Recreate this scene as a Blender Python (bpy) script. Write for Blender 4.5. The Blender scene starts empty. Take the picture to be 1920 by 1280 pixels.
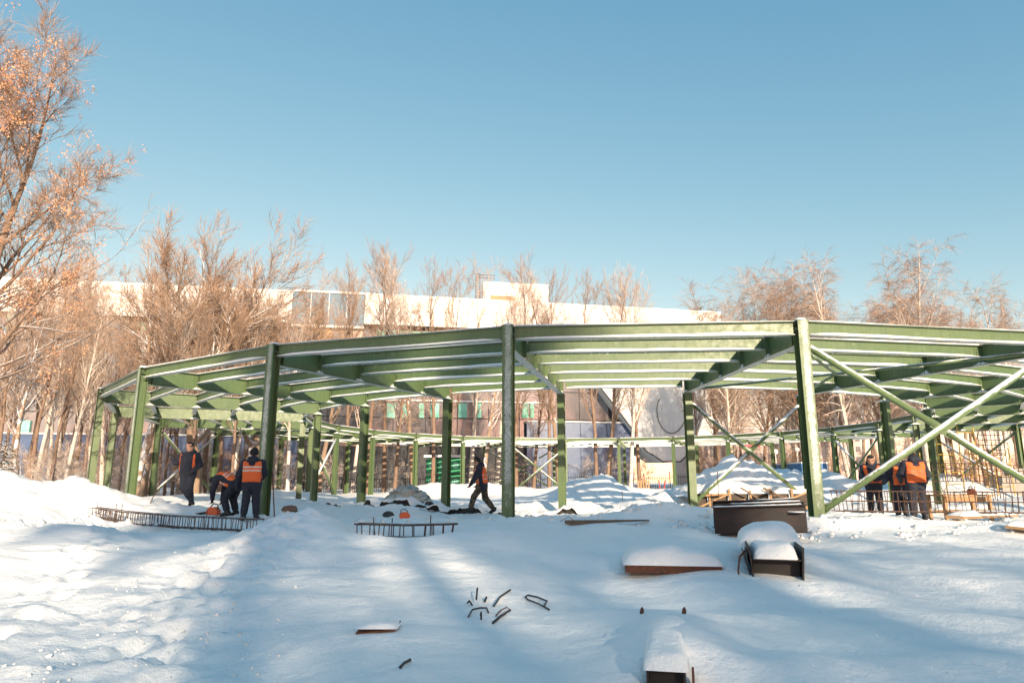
import bpy, math, random
import numpy as np
from mathutils import Vector, Matrix, Euler
R = math.radians
sc = bpy.context.scene
COL = sc.collection
rnd = random.Random(7)

# ------------------------------------------------------------------ camera
FPX = 1285.0                      # focal length in pixels of a 1920 wide picture
PITCH = R(11.61)
CAMZ = 1.0
cd = bpy.data.cameras.new('camera'); cam = bpy.data.objects.new('camera', cd); COL.objects.link(cam)
cd.sensor_width = 36.0; cd.lens = 36.0 * FPX / 1920.0; cd.clip_end = 2000.0; cd.clip_start = 0.05
cam.location = (0, 0, CAMZ); cam.rotation_euler = (R(90) + PITCH, 0, 0)
sc.camera = cam

# ------------------------------------------------------------------ sky and sun
SUN_EL, SUN_AZ = R(16.5), R(18.0)           # sun stands behind the camera, to its right
sun_dir = Vector((math.sin(SUN_AZ) * math.cos(SUN_EL), -math.cos(SUN_AZ) * math.cos(SUN_EL), math.sin(SUN_EL)))
w = bpy.data.worlds.new('World'); sc.world = w; w.use_nodes = True
nt = w.node_tree; nt.nodes.clear()
sky = nt.nodes.new('ShaderNodeTexSky'); sky.sky_type = 'NISHITA'; sky.sun_disc = False
sky.sun_elevation = SUN_EL; sky.sun_rotation = math.atan2(sun_dir.x, sun_dir.y)
sky.altitude = 0; sky.air_density = 0.9; sky.dust_density = 0.1; sky.ozone_density = 2.0
bg = nt.nodes.new('ShaderNodeBackground'); bg.inputs['Strength'].default_value = 0.15
wo = nt.nodes.new('ShaderNodeOutputWorld')
sep = nt.nodes.new('ShaderNodeSeparateColor'); com = nt.nodes.new('ShaderNodeCombineColor')       # cold clear winter air, pale low down
nt.links.new(sky.outputs[0], sep.inputs[0])
for ch, (pw, mul) in enumerate(((1.2, 0.73), (0.75, 0.925), (0.50, 1.087))):
    p1 = nt.nodes.new('ShaderNodeMath'); p1.operation = 'POWER'; p1.inputs[1].default_value = pw; nt.links.new(sep.outputs[ch], p1.inputs[0])
    p2 = nt.nodes.new('ShaderNodeMath'); p2.operation = 'MULTIPLY'; p2.inputs[1].default_value = mul; nt.links.new(p1.outputs[0], p2.inputs[0]); nt.links.new(p2.outputs[0], com.inputs[ch])
nt.links.new(com.outputs[0], bg.inputs[0]); nt.links.new(bg.outputs[0], wo.inputs[0])
sl = bpy.data.lights.new('sun', 'SUN'); sl.energy = 3.6; sl.angle = R(0.55); sl.color = (1.0, 0.80, 0.58)
so = bpy.data.objects.new('sun', sl); COL.objects.link(so); so.location = (20, -60, 40)
so.rotation_euler = sun_dir.to_track_quat('Z', 'Y').to_euler()
sc.view_settings.view_transform = 'Standard'; sc.view_settings.look = 'None'
sc.view_settings.gamma = 1.0; sc.view_settings.use_curve_mapping = False
sc.view_settings.exposure = 1.18
sc.cycles.max_bounces = 6; sc.cycles.diffuse_bounces = 3; sc.cycles.glossy_bounces = 3
sc.cycles.transparent_max_bounces = 6; sc.cycles.caustics_reflective = False; sc.cycles.caustics_refractive = False

# ------------------------------------------------------------------ helpers
def at(px, py, Y):
    """point at world depth Y seen at pixel (px,py) of the 1920x1280 photograph (layout survey only)"""
    u = (px - 960) / FPX; v = (640 - py) / FPX
    c, s = math.cos(PITCH), math.sin(PITCH)
    d = Vector((u, c - v * s, s + v * c)); k = Y / d.y
    return Vector((d.x * k, Y, CAMZ + d.z * k))

class MB:
    """collects geometry and links it as ONE mesh object"""
    def __init__(s): s.v = []; s.f = []; s.m = []
    def add(s, vs, fs, mi=0):
        o = len(s.v); s.v.extend([tuple(p) for p in vs]); s.f.extend([tuple(i + o for i in f) for f in fs]); s.m.extend([mi] * len(fs)); return o
    def box(s, c, size, rot=None, mi=0, taper=1.0):
        hx, hy, hz = size[0] / 2, size[1] / 2, size[2] / 2
        vs = []
        for z in (-hz, hz):
            t = taper if z > 0 else 1.0
            for x, y in ((-hx, -hy), (hx, -hy), (hx, hy), (-hx, hy)): vs.append(Vector((x * t, y * t, z)))
        if rot is not None:
            M = rot if isinstance(rot, Matrix) else Euler(rot).to_matrix()
            vs = [M @ p for p in vs]
        c = Vector(c); vs = [p + c for p in vs]
        s.add(vs, [(0, 3, 2, 1), (4, 5, 6, 7), (0, 1, 5, 4), (1, 2, 6, 5), (2, 3, 7, 6), (3, 0, 4, 7)], mi)
    def tube(s, pts, radii, n=6, mi=0, cap=True):
        pts = [Vector(p) for p in pts]
        if not isinstance(radii, (list, tuple)): radii = [radii] * len(pts)
        o = len(s.v); up = Vector((0, 0, 1)); prev = None
        for i, p in enumerate(pts):
            d = (pts[min(i + 1, len(pts) - 1)] - pts[max(i - 1, 0)])
            if d.length < 1e-9: d = Vector((0, 0, 1))
            d.normalize()
            if prev is None:
                a = d.cross(up) if abs(d.z) < 0.95 else d.cross(Vector((1, 0, 0)))
            else:
                a = prev - d * prev.dot(d)
            if a.length < 1e-6: a = d.orthogonal()
            a.normalize(); b = d.cross(a); prev = a
            for k in range(n):
                t = 2 * math.pi * k / n
                q = p + (a * math.cos(t) + b * math.sin(t)) * radii[i]; s.v.append((q.x, q.y, q.z))
        for i in range(len(pts) - 1):
            for k in range(n):
                s.f.append((o + i * n + k, o + i * n + (k + 1) % n, o + (i + 1) * n + (k + 1) % n, o + (i + 1) * n + k)); s.m.append(mi)
        if cap:
            s.f.append(tuple(o + k for k in reversed(range(n)))); s.m.append(mi)
            e = o + (len(pts) - 1) * n
            s.f.append(tuple(e + k for k in range(n))); s.m.append(mi)
    def prism(s, prof, axis0, axis1, ex, ey, mi=0):
        """extrude the 2-D profile prof (in ex, ey) from point axis0 to axis1"""
        a0, a1, ex, ey = Vector(axis0), Vector(axis1), Vector(ex), Vector(ey); n = len(prof)
        vs = [a0 + ex * p[0] + ey * p[1] for p in prof] + [a1 + ex * p[0] + ey * p[1] for p in prof]
        fs = [(i, (i + 1) % n, n + (i + 1) % n, n + i) for i in range(n)] + [tuple(reversed(range(n))), tuple(range(n, 2 * n))]
        s.add(vs, fs, mi)
    def lathe(s, c, prof, n=12, mi=0, sx=1.0, sy=1.0):
        c = Vector(c); o = len(s.v)
        for r, z in prof:
            for k in range(n):
                t = 2 * math.pi * k / n; s.v.append((c.x + r * sx * math.cos(t), c.y + r * sy * math.sin(t), c.z + z))
        for i in range(len(prof) - 1):
            for k in range(n):
                s.f.append((o + i * n + k, o + i * n + (k + 1) % n, o + (i + 1) * n + (k + 1) % n, o + (i + 1) * n + k)); s.m.append(mi)
        s.f.append(tuple(o + k for k in reversed(range(n)))); s.m.append(mi)
        e = o + (len(prof) - 1) * n; s.f.append(tuple(e + k for k in range(n))); s.m.append(mi)
    def mesh(s, name, mats, smooth=False):
        me = bpy.data.meshes.new(name); me.from_pydata(s.v, [], s.f)
        for m in (mats if isinstance(mats, (list, tuple)) else [mats]): me.materials.append(m)
        if any(s.m): me.polygons.foreach_set('material_index', s.m)
        if smooth: me.polygons.foreach_set('use_smooth', [True] * len(me.polygons))
        me.update(); return me
    def build(s, name, mats, parent=None, smooth=False, loc=None, rz=0.0):
        return place(name, s.mesh(name, mats, smooth), parent, loc, rz)

def place(name, me, parent=None, loc=None, rz=0.0):
    o = bpy.data.objects.new(name, me); COL.objects.link(o)
    if parent is not None: o.parent = parent
    if loc is not None: o.location = loc
    if rz: o.rotation_euler = (0, 0, rz)
    return o

def tag(o, label=None, cat=None, group=None, kind=None):
    if label: o['label'] = label
    if cat: o['category'] = cat
    if group: o['group'] = group
    if kind: o['kind'] = kind
    return o

def thing(name, label, cat, loc=(0, 0, 0), rz=0.0, group=None):
    o = bpy.data.objects.new(name, None); COL.objects.link(o); o.location = loc; o.rotation_euler = (0, 0, rz)
    o.empty_display_size = 0.2
    return tag(o, label, cat, group)

def I_prof(w, h, tf, tw):
    """I section, origin at mid width / bottom"""
    a, b = w / 2, tw / 2
    return [(-a, 0), (a, 0), (a, tf), (b, tf), (b, h - tf), (a, h - tf), (a, h), (-a, h), (-a, h - tf), (-b, h - tf), (-b, tf), (-a, tf)]

# ------------------------------------------------------------------ materials
def new_mat(name):
    m = bpy.data.materials.new(name); m.use_nodes = True
    return m, m.node_tree, m.node_tree.nodes['Principled BSDF']
def N(nt, t, **kw):
    n = nt.nodes.new(t)
    for k, v in kw.items(): setattr(n, k, v)
    return n
def rgb(c): return (c[0], c[1], c[2], 1.0)
def noise(nt, scale, detail=4, rough=0.6, coord='Object', vec=None):
    n = N(nt, 'ShaderNodeTexNoise'); n.inputs['Scale'].default_value = scale; n.inputs['Detail'].default_value = detail; n.inputs['Roughness'].default_value = rough
    if vec is None:
        tc = N(nt, 'ShaderNodeTexCoord'); vec = tc.outputs[coord]
    nt.links.new(vec, n.inputs['Vector']); return n
def ramp(nt, fac, lo, hi):
    r = N(nt, 'ShaderNodeMapRange'); r.inputs[1].default_value = lo; r.inputs[2].default_value = hi
    nt.links.new(fac, r.inputs[0]); return r.outputs[0]
def mix(nt, fac, a, b):
    m = N(nt, 'ShaderNodeMix', data_type='RGBA')
    for s, x in ((m.inputs[0], fac), (m.inputs[6], a), (m.inputs[7], b)):
        if isinstance(x, bpy.types.NodeSocket): nt.links.new(x, s)
        else: s.default_value = x if isinstance(x, float) else rgb(x)
    return m.outputs[2]
def mth(nt, op, a, b=None):
    m = N(nt, 'ShaderNodeMath', operation=op)
    for i, x in enumerate((a, b)):
        if x is None: continue
        if isinstance(x, bpy.types.NodeSocket): nt.links.new(x, m.inputs[i])
        else: m.inputs[i].default_value = x
    return m.outputs[0]
SNOWC = (0.86, 0.88, 0.92)
def pmat(name, c1, c2=None, scale=6.0, rough=0.6, metal=0.0, bump=0.0, bscale=None, snow=None, lo=0.35, hi=0.65, stretch=None, coord='Object'):
    """procedural material: two colours mixed by noise, optional bump, optional snow lying on upward faces (snow = normal.z threshold)"""
    m, nt, p = new_mat(name)
    vec = None
    if stretch:
        tc = N(nt, 'ShaderNodeTexCoord'); mp = N(nt, 'ShaderNodeMapping'); mp.inputs['Scale'].default_value = stretch
        nt.links.new(tc.outputs[coord], mp.inputs[0]); vec = mp.outputs[0]
    n = noise(nt, scale, 5, 0.65, coord, vec)
    col = mix(nt, ramp(nt, n.outputs['Fac'], lo, hi), c1, c2 or tuple(x * 0.75 for x in c1))
    if snow is not None:
        g = N(nt, 'ShaderNodeNewGeometry'); sp = N(nt, 'ShaderNodeSeparateXYZ'); nt.links.new(g.outputs['Normal'], sp.inputs[0])
        n2 = noise(nt, 3.0, 3, 0.7, coord)
        a = mth(nt, 'ADD', sp.outputs[2], mth(nt, 'MULTIPLY', mth(nt, 'SUBTRACT', n2.outputs['Fac'], 0.5), 1.2))
        col = mix(nt, ramp(nt, a, snow, snow + 0.15), col, SNOWC)
    nt.links.new(col, p.inputs['Base Color'])
    p.inputs['Roughness'].default_value = rough; p.inputs['Metallic'].default_value = metal
    if bump:
        nb = noise(nt, bscale or scale * 4, 4, 0.6, coord, vec)
        b = N(nt, 'ShaderNodeBump'); b.inputs['Strength'].default_value = bump; b.inputs['Distance'].default_value = 0.03
        nt.links.new(nb.outputs['Fac'], b.inputs['Height']); nt.links.new(b.outputs[0], p.inputs['Normal'])
    return m

def snow_mat(name, fine=True):
    m, nt, p = new_mat(name)
    tc = N(nt, 'ShaderNodeTexCoord')
    n = noise(nt, 0.6, 4, 0.6, 'Object'); 
    col = mix(nt, ramp(nt, n.outputs['Fac'], 0.3, 0.7), (0.90, 0.90, 0.90), (0.935, 0.93, 0.92))
    nt.links.new(col, p.inputs['Base Color'])
    p.inputs['Roughness'].default_value = 0.55; p.inputs['Specular IOR Level'].default_value = 0.25
    h = mth(nt, 'ADD', mth(nt, 'MULTIPLY', noise(nt, 5.0, 7, 0.66).outputs['Fac'], 0.09), mth(nt, 'MULTIPLY', noise(nt, 34.0, 5, 0.7).outputs['Fac'], 0.022))
    b = N(nt, 'ShaderNodeBump'); b.inputs['Strength'].default_value = 0.6; b.inputs['Distance'].default_value = 1.0
    nt.links.new(h, b.inputs['Height']); nt.links.new(b.outputs[0], p.inputs['Normal'])
    return m

def green_steel(name, frost=False):
    m, nt, p = new_mat(name)
    n = noise(nt, 1.3, 5, 0.65)
    col = mix(nt, ramp(nt, n.outputs['Fac'], 0.3, 0.7), (0.088, 0.140, 0.060), (0.112, 0.166, 0.070))
    st_ = N(nt, 'ShaderNodeTexCoord'); mp_ = N(nt, 'ShaderNodeMapping'); mp_.inputs['Scale'].default_value = (7.0, 7.0, 0.9); nt.links.new(st_.outputs['Object'], mp_.inputs[0])
    col = mix(nt, mth(nt, 'MULTIPLY', ramp(nt, noise(nt, 2.2, 6, 0.7, 'Object', mp_.outputs[0]).outputs['Fac'], 0.46, 0.72), 0.55), col, (0.050, 0.085, 0.042))      # runs and handling grime
    col = mix(nt, mth(nt, 'MULTIPLY', ramp(nt, noise(nt, 3.1, 6, 0.75).outputs['Fac'], 0.60, 0.70), 0.5), col, (0.26, 0.29, 0.20))   # chalked and rimed patches
    n1 = noise(nt, 40, 3, 0.6)                          # small scuffs and frozen specks
    col = mix(nt, ramp(nt, n1.outputs['Fac'], 0.70, 0.76), col, (0.45, 0.52, 0.40))
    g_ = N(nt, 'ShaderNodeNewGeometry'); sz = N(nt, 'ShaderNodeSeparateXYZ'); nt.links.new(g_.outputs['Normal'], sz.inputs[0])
    und = mth(nt, 'MULTIPLY', ramp(nt, sz.outputs[2], -0.6, -0.9), ramp(nt, noise(nt, 5, 5, 0.7).outputs['Fac'], 0.22, 0.50)); col = mix(nt, mth(nt, 'MULTIPLY', und, 0.75), col, (0.60, 0.60, 0.56))     # pale frost and snow bounce light painted under the flanges
    if frost:                                           # rime blown onto the outward flange of a column
        tc = N(nt, 'ShaderNodeTexCoord'); sp = N(nt, 'ShaderNodeSeparateXYZ'); nt.links.new(tc.outputs['Object'], sp.inputs[0])
        face = ramp(nt, sp.outputs[0], 0.135, 0.139)
        edge = ramp(nt, mth(nt, 'ADD', mth(nt, 'ABSOLUTE', mth(nt, 'ADD', sp.outputs[1], -0.015)), mth(nt, 'MULTIPLY', noise(nt, 11, 4, 0.7).outputs['Fac'], 0.16)), 0.165, 0.135)
        low = ramp(nt, mth(nt, 'ADD', sp.outputs[2], mth(nt, 'MULTIPLY', noise(nt, 5, 3, 0.7).outputs['Fac'], 1.6)), 1.35, 1.75)
        spk = ramp(nt, noise(nt, 38, 3, 0.75).outputs['Fac'], 0.36, 0.50)
        f = mth(nt, 'MULTIPLY', mth(nt, 'MULTIPLY', face, edge), mth(nt, 'MULTIPLY', low, spk))
        pat = ramp(nt, noise(nt, 1.6, 4, 0.6).outputs['Fac'], 0.38, 0.60)           # rime holds only in places
        col = mix(nt, mth(nt, 'MULTIPLY', mth(nt, 'MULTIPLY', f, 0.8), mth(nt, 'ADD', mth(nt, 'MULTIPLY', pat, 0.55), 0.42)), col, (0.70, 0.72, 0.72))
    nt.links.new(col, p.inputs['Base Color']); nt.links.new(ramp(nt, noise(nt, 6, 4).outputs['Fac'], -0.2, 1.4), p.inputs['Roughness'])
    return m

M = {}
M['snow'] = snow_mat('snow')
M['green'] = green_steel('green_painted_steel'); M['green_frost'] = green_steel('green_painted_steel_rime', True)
M['bolt'] = pmat('bolt_steel', (0.10, 0.12, 0.10), None, 20, 0.4, 0.6)
M['dark_steel'] = pmat('dark_rolled_steel', (0.016, 0.015, 0.017), (0.045, 0.021, 0.015), 2.2, 0.55, 0.3, 0.15, 30, stretch=(1, 1, 6), lo=0.45, hi=0.75)
M['steel_inside'] = pmat('black_steel', (0.012, 0.012, 0.013), (0.02, 0.016, 0.014), 5, 0.7)
M['rust'] = pmat('rusty_steel', (0.16, 0.055, 0.025), (0.07, 0.035, 0.025), 14, 0.8, 0.1, 0.2)
M['rebar'] = pmat('rebar_steel', (0.055, 0.038, 0.030), (0.12, 0.055, 0.03), 8, 0.7, 0.2, snow=0.75)
M['plank'] = pmat('weathered_board', (0.20, 0.13, 0.08), (0.10, 0.07, 0.05), 5, 0.8, 0, 0.3, 30, stretch=(1, 9, 9))
M['newwood'] = pmat('fresh_board', (0.42, 0.25, 0.12), (0.30, 0.18, 0.09), 5, 0.75, 0, 0.2, 30, stretch=(1, 9, 9))
M['black_sheet'] = pmat('black_membrane', (0.018, 0.018, 0.020), (0.05, 0.045, 0.04), 4, 0.6)
# ------------------------------------------------------------------ snow ground
def _hash(ix, iy, seed):
    h = (ix.astype(np.int64) * 374761393 + iy.astype(np.int64) * 668265263 + seed * 1442695041) & 0x7fffffff
    h = ((h ^ (h >> 13)) * 1274126177) & 0x7fffffff
    return ((h ^ (h >> 16)) & 0xffff) / 65535.0
def vnoise(x, y, seed):
    ix, iy = np.floor(x), np.floor(y); fx, fy = x - ix, y - iy
    fx = fx * fx * fx * (fx * (fx * 6 - 15) + 10); fy = fy * fy * fy * (fy * (fy * 6 - 15) + 10)
    a, b = _hash(ix, iy, seed), _hash(ix + 1, iy, seed); c, d = _hash(ix, iy + 1, seed), _hash(ix + 1, iy + 1, seed)
    return (a * (1 - fx) + b * fx) * (1 - fy) + (c * (1 - fx) + d * fx) * fy - 0.5
def fbm(x, y, seed, octv=4, gain=0.5):
    r = 0; a = 1.0
    for i in range(octv): r = r + a * vnoise(x * 2 ** i, y * 2 ** i, seed + i); a *= gain
    return r
def sstep(a, b, x):
    t = np.clip((x - a) / (b - a), 0, 1); return t * t * (3 - 2 * t)
# drifts, heaps and hollows: x, y, length radius, width radius, turn in degrees, height, sharpness
HEAPS = [
    (-14.6, 18.8, 3.0, 2.2, 10, 1.15, 1.0), (-11.6, 19.6, 2.6, 1.3, -14, 0.50, 1.0), (-10.9, 13.2, 1.8, 0.7, 8, 0.42, 1.0),
    (-8.3, 12.3, 2.0, 0.7, 14, 0.20, 1.0), (-11.5, 11.2, 1.6, 0.9, 0, 0.30, 1.0), (-3.5, 12.4, 0.95, 0.8, -8, 0.42, 1.0), (-4.4, 10.8, 1.5, 0.8, 35, 0.16, 1.0),
    (6.2, 14.9, 4.2, 0.55, 3, 0.42, 1.0), (11.4, 13.8, 3.2, 1.1, -6, 0.44, 1.0), (15.5, 13.2, 3.4, 1.8, -6, 0.50, 1.0), (3.3, 14.9, 1.4, 0.5, 0, 0.28, 1.0),
    (12.2, 9.6, 4.0, 1.3, -12, 0.30, 1.0), (1.4, 4.7, 1.6, 1.1, 30, 0.18, 1.0), (-0.6, 5.2, 1.2, 0.9, -20, 0.16, 1.0), (3.8, 5.0, 2.0, 1.0, 10, 0.22, 1.0), (1.36, 6.1, 0.50, 0.9, -12.5, 0.24, 1.0),
    (4.4, 36.5, 2.2, 2.0, 0, 1.60, 1.0), (10.6, 32.5, 2.4, 2.0, 0, 1.45, 1.0), (14.0, 34.5, 3.0, 2.2, 10, 1.35, 1.0), (8.0, 31.5, 2.2, 2.0, 0, 0.9, 1.0), (20.0, 34.0, 4.0, 2.4, 0, 1.5, 1.0),
    (5.6, 26.2, 1.7, 0.9, -10, 0.62, 1.0), (2.5, 27.0, 2.6, 1.0, 5, 0.30, 1.0), (-2.0, 27.5, 3.5, 1.0, -5, 0.25, 1.0), (-7.0, 31.0, 3.0, 1.2, -20, 0.30, 1.0),
    (-3.0, 50.0, 6.0, 2.0, 5, 0.9, 1.0), (-15.0, 40.0, 5.0, 2.0, 30, 0.6, 1.0), (8.0, 49.0, 6.0, 2.0, 0, 0.8, 1.0), (-24.0, 30.0, 5.0, 3.0, 20, 0.9, 1.0), (21.0, 27.0, 4.0, 2.0, 0, 0.5, 1.0),
]
PITS = [(1.10, 4.72, 0.22, 0.20, 0, -0.20), (-6.6, 14.6, 3.2, 0.7, -27, -0.30), (-1.95, 12.35, 1.20, 0.62, 0, -0.36), (10.8, 15.7, 5.0, 0.6, 6, -0.35), (-10.2, 17.4, 1.6, 0.4, -34, -0.25)]
def _g(x, y, cx, cy, a, b, rot):
    c, s = math.cos(R(rot)), math.sin(R(rot)); dx, dy = x - cx, y - cy
    return ((dx * c + dy * s) / a) ** 2 + ((-dx * s + dy * c) / b) ** 2
def ground(x, y):
    x = np.asarray(x, float); y = np.asarray(y, float)
    z = -0.52 * (1 - sstep(2.5, 13.5, y)) 
    for hp in HEAPS: z = z + hp[5] * np.exp(-1.15 * _g(x, y, *hp[:5]))
    for cx, cy, a, b, r, h in PITS: z = z + h * np.exp(-_g(x, y, cx, cy, a, b, r) ** 2)
    d = np.hypot(x, y)
    z = z + np.clip(z - 0.35, 0, 2) * fbm(x * 0.9, y * 0.9, 71, 4) * 0.75
    near = 1 - sstep(13, 17, y)
    z = z + fbm(x * 0.16, y * 0.16, 11, 3) * 0.30 * (0.5 + 0.5 * sstep(3, 12, d))
    z = z + fbm(x * 0.55 + 0.25 * y, y * 0.75, 23, 3) * 0.19           # wind drifts
    # trodden track from the lower left towards the second column, and the walked-on yard under the frame
    tx = -1.2 - 0.26 * y + 0.5 * np.sin(y * 0.6)
    tr = np.exp(-((x - tx) / 1.25) ** 2) * (1 - sstep(12, 14, y)) * sstep(1.5, 3, y)
    tr = np.maximum(tr, np.exp(-((x + 7.5 - 0.1 * y) / 2.6) ** 2) * (1 - sstep(8, 10, y)) * 0.35)
    yard = sstep(14.2, 16.5, y) * (1 - sstep(32, 45, y)) * 0.8
    rough = np.clip(tr + yard, 0, 1)
    z = z - 0.07 * tr
    z = z + rough * (np.abs(fbm(x * 1.7, y * 1.7, 31, 3)) - 0.18) * 0.20
    z = z + rough * fbm(x * 4.3, y * 4.3, 37, 3, 0.6) * 0.07
    z = z + (fbm(x * 1.3 + 0.5 * y, y * 1.9, 41, 4, 0.5) * 0.028) * (1 - rough)
    z = z + sstep(42, 62, np.hypot(x - 5.5, y - 42)) * 0.4
    return z
_fr = random.Random(5); FEET = []
for _i in range(26):
    _y = 4.2 + _i * 0.36; _x = -1.2 - 0.26 * _y + 0.5 * math.sin(_y * 0.6) + (0.14 if _i % 2 else -0.14) + _fr.uniform(-0.08, 0.08); FEET.append((_x, _y + _fr.uniform(-0.08, 0.08), _fr.uniform(-10, 25)))
for _i in range(22):
    _y = 4.0 + _i * 0.42; FEET.append((-2.6 - 0.35 * _y + (0.15 if _i % 2 else -0.15) + _fr.uniform(-0.1, 0.1), _y, _fr.uniform(0, 30)))
_gb = ground
def ground(x, y):
    z = _gb(x, y); x = np.asarray(x, float); y = np.asarray(y, float)
    if x.size < 2000: return z
    for fx, fy, rt in FEET:
        m = (np.abs(x - fx) < 0.5) & (np.abs(y - fy) < 0.5)
        if m.any():
            g = _g(x[m], y[m], fx, fy, 0.11, 0.20, rt); z[m] += -0.085 * np.exp(-g ** 2) + 0.03 * np.exp(-(np.sqrt(g) - 1.5) ** 2 * 6)
    return z
def gz(x, y): return float(ground(np.array([x]), np.array([y]))[0])
_YS = np.concatenate([np.arange(3.5, 20, 0.04), np.arange(20, 90, 0.15)])
def gp(px, py):
    """where the ray through a photograph pixel meets the snow"""
    p1 = at(px, py, 1.0); X = p1.x * _YS; Z = CAMZ + (p1.z - CAMZ) * _YS; G = ground(X, _YS); i = int(np.argmax(Z <= G))
    if Z[i] > G[i]: return at(px, py, 90)
    return Vector((float(X[i]), float(_YS[i]), float(G[i])))

def graded(a, b, fine0, fine1, step, grow):
    xs = list(np.arange(fine0, fine1 + 1e-6, step)); st = step
    x = fine1
    while x < b: st *= grow; x += st; xs.append(x)
    st = step; x = fine0
    while x > a: st *= grow; x -= st; xs.insert(0, x)
    return np.array(xs)
def make_ground():
    xs = graded(-700, 700, -11, 11, 0.07, 1.035); ys = graded(-120, 900, 3.4, 17.5, 0.06, 1.030)
    X, Y = np.meshgrid(xs, ys); Z = ground(X, Y)
    nx, ny = len(xs), len(ys)
    co = np.stack([X, Y, Z], -1).reshape(-1, 3)
    i = np.arange(nx * ny).reshape(ny, nx)
    f = np.stack([i[:-1, :-1], i[:-1, 1:], i[1:, 1:], i[1:, :-1]], -1).reshape(-1, 4)
    me = bpy.data.meshes.new('snow_ground'); me.vertices.add(len(co)); me.vertices.foreach_set('co', co.ravel())
    me.loops.add(f.size); me.loops.foreach_set('vertex_index', f.ravel().astype(np.int32))
    me.polygons.add(len(f)); me.polygons.foreach_set('loop_start', np.arange(0, f.size, 4, dtype=np.int32))
    me.polygons.foreach_set('use_smooth', np.ones(len(f), bool))
    me.materials.append(M['snow']); me.update(calc_edges=True); me.validate()
    o = place('snow_ground', me); tag(o, 'trampled and drifted snow covering the whole building site', None, None, 'structure')
    print('ground verts', len(co))
make_ground()

# crumbs and clods of broken snow along the tracks and round the trenches
def clods():
    r = random.Random(88); m = MB()
    def one(x, y, s):
        z = gz(x, y); V = []
        for i, (zz, rr_) in enumerate(((-0.4, 0.8), (0.25, 1.0), (0.75, 0.6))):
            for k in range(5): t = 2 * math.pi * (k + 0.5 * i) / 5; q = s * rr_ * r.uniform(0.7, 1.2); V.append((x + q * math.cos(t), y + q * math.sin(t), z + s * zz * r.uniform(0.8, 1.2)))
        m.add(V, [(k, (k + 1) % 5, 5 + (k + 1) % 5, 5 + k) for k in range(5)] + [(5 + k, 5 + (k + 1) % 5, 10 + (k + 1) % 5, 10 + k) for k in range(5)] + [(10, 11, 12, 13, 14)])
    for _ in range(420):
        y = r.uniform(4.0, 13.5); one(-1.2 - 0.26 * y + 0.5 * math.sin(y * 0.6) + r.gauss(0, 0.7), y, min(0.03, abs(r.gauss(0, 0.012)) + 0.006))
    for _ in range(260): one(r.uniform(-11, -4.5), r.uniform(13.2, 16.5), abs(r.gauss(0, 0.04)) + 0.012)
    for _ in range(260): one(r.uniform(-3.5, 6), r.uniform(13.4, 16.5), abs(r.gauss(0, 0.035)) + 0.012)
    for _ in range(260): one(r.uniform(3, 13), r.uniform(13.2, 15.2), abs(r.gauss(0, 0.035)) + 0.012)
    for _ in range(120): one(r.uniform(-8, -2), r.uniform(4.2, 8), min(0.026, abs(r.gauss(0, 0.010)) + 0.006))
    tag(m.build('snow_clods', M['snow'], None, True), 'loose clods of broken snow along the tracks and trenches', 'snow', None, 'stuff')
clods()
# ------------------------------------------------------------------ the green steel ring
CX, CY, RO, RI = 5.478, 42.243, 26.50, 17.53
PH, STEP, NSEG = math.radians(-87.12), R(15.0), 24
ZT = 4.73                                  # top of the steel
H_RAD, W_RAD, H_PUR, W_PUR = 0.56, 0.24, 0.33, 0.19
frame = thing('steel_pavilion', 'ring shaped green steel frame of columns and roof beams standing in the snow', 'steel frame', (CX, CY, 0))
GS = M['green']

def flange_snow(mb, a0, a1, ex, w, tw, z0, hmax, seed, both=True):
    """uneven snow lying along both ledges of a bottom flange; a0-a1 axis on the flange top, ex sideways"""
    rr = random.Random(seed); a0, a1, ex = Vector(a0), Vector(a1), Vector(ex); n = 14
    for sgn in ((1, -1) if both else (1,)):
        rows = []
        h = rr.uniform(0.6, 1.0)
        for i in range(n + 1):
            t = i / n; h = min(1.0, max(0.55, h + rr.uniform(-0.16, 0.16))); e = min(1.0, 6 * t, 6 * (1 - t)) ** 0.5
            hh = hmax * h * (0.25 + 0.75 * e)
            p = a0.lerp(a1, t); i0, i1 = tw / 2 + 0.002, w / 2 - 0.004 - 0.012 * rr.random()
            rows.append([p + ex * sgn * i0 + Vector((0, 0, z0 + 0.001)), p + ex * sgn * i0 + Vector((0, 0, z0 + hh)), p + ex * sgn * (i0 + (i1 - i0) * 0.6) + Vector((0, 0, z0 + hh * 0.85)), p + ex * sgn * i1 + Vector((0, 0, z0 + hh * 0.55)), p + ex * sgn * i1 + Vector((0, 0, z0 + 0.001))])
        o = len(mb.v); k = 5
        for r in rows: mb.v.extend([tuple(q) for q in r])
        for i in range(n):
            for j in range(k - 1): mb.f.append((o + i * k + j, o + i * k + j + 1, o + (i + 1) * k + j + 1, o + (i + 1) * k + j)); mb.m.append(0)
        mb.f.append(tuple(o + j for j in range(k))); mb.f.append(tuple(o + n * k + j for j in reversed(range(k)))); mb.m += [0, 0]
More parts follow.
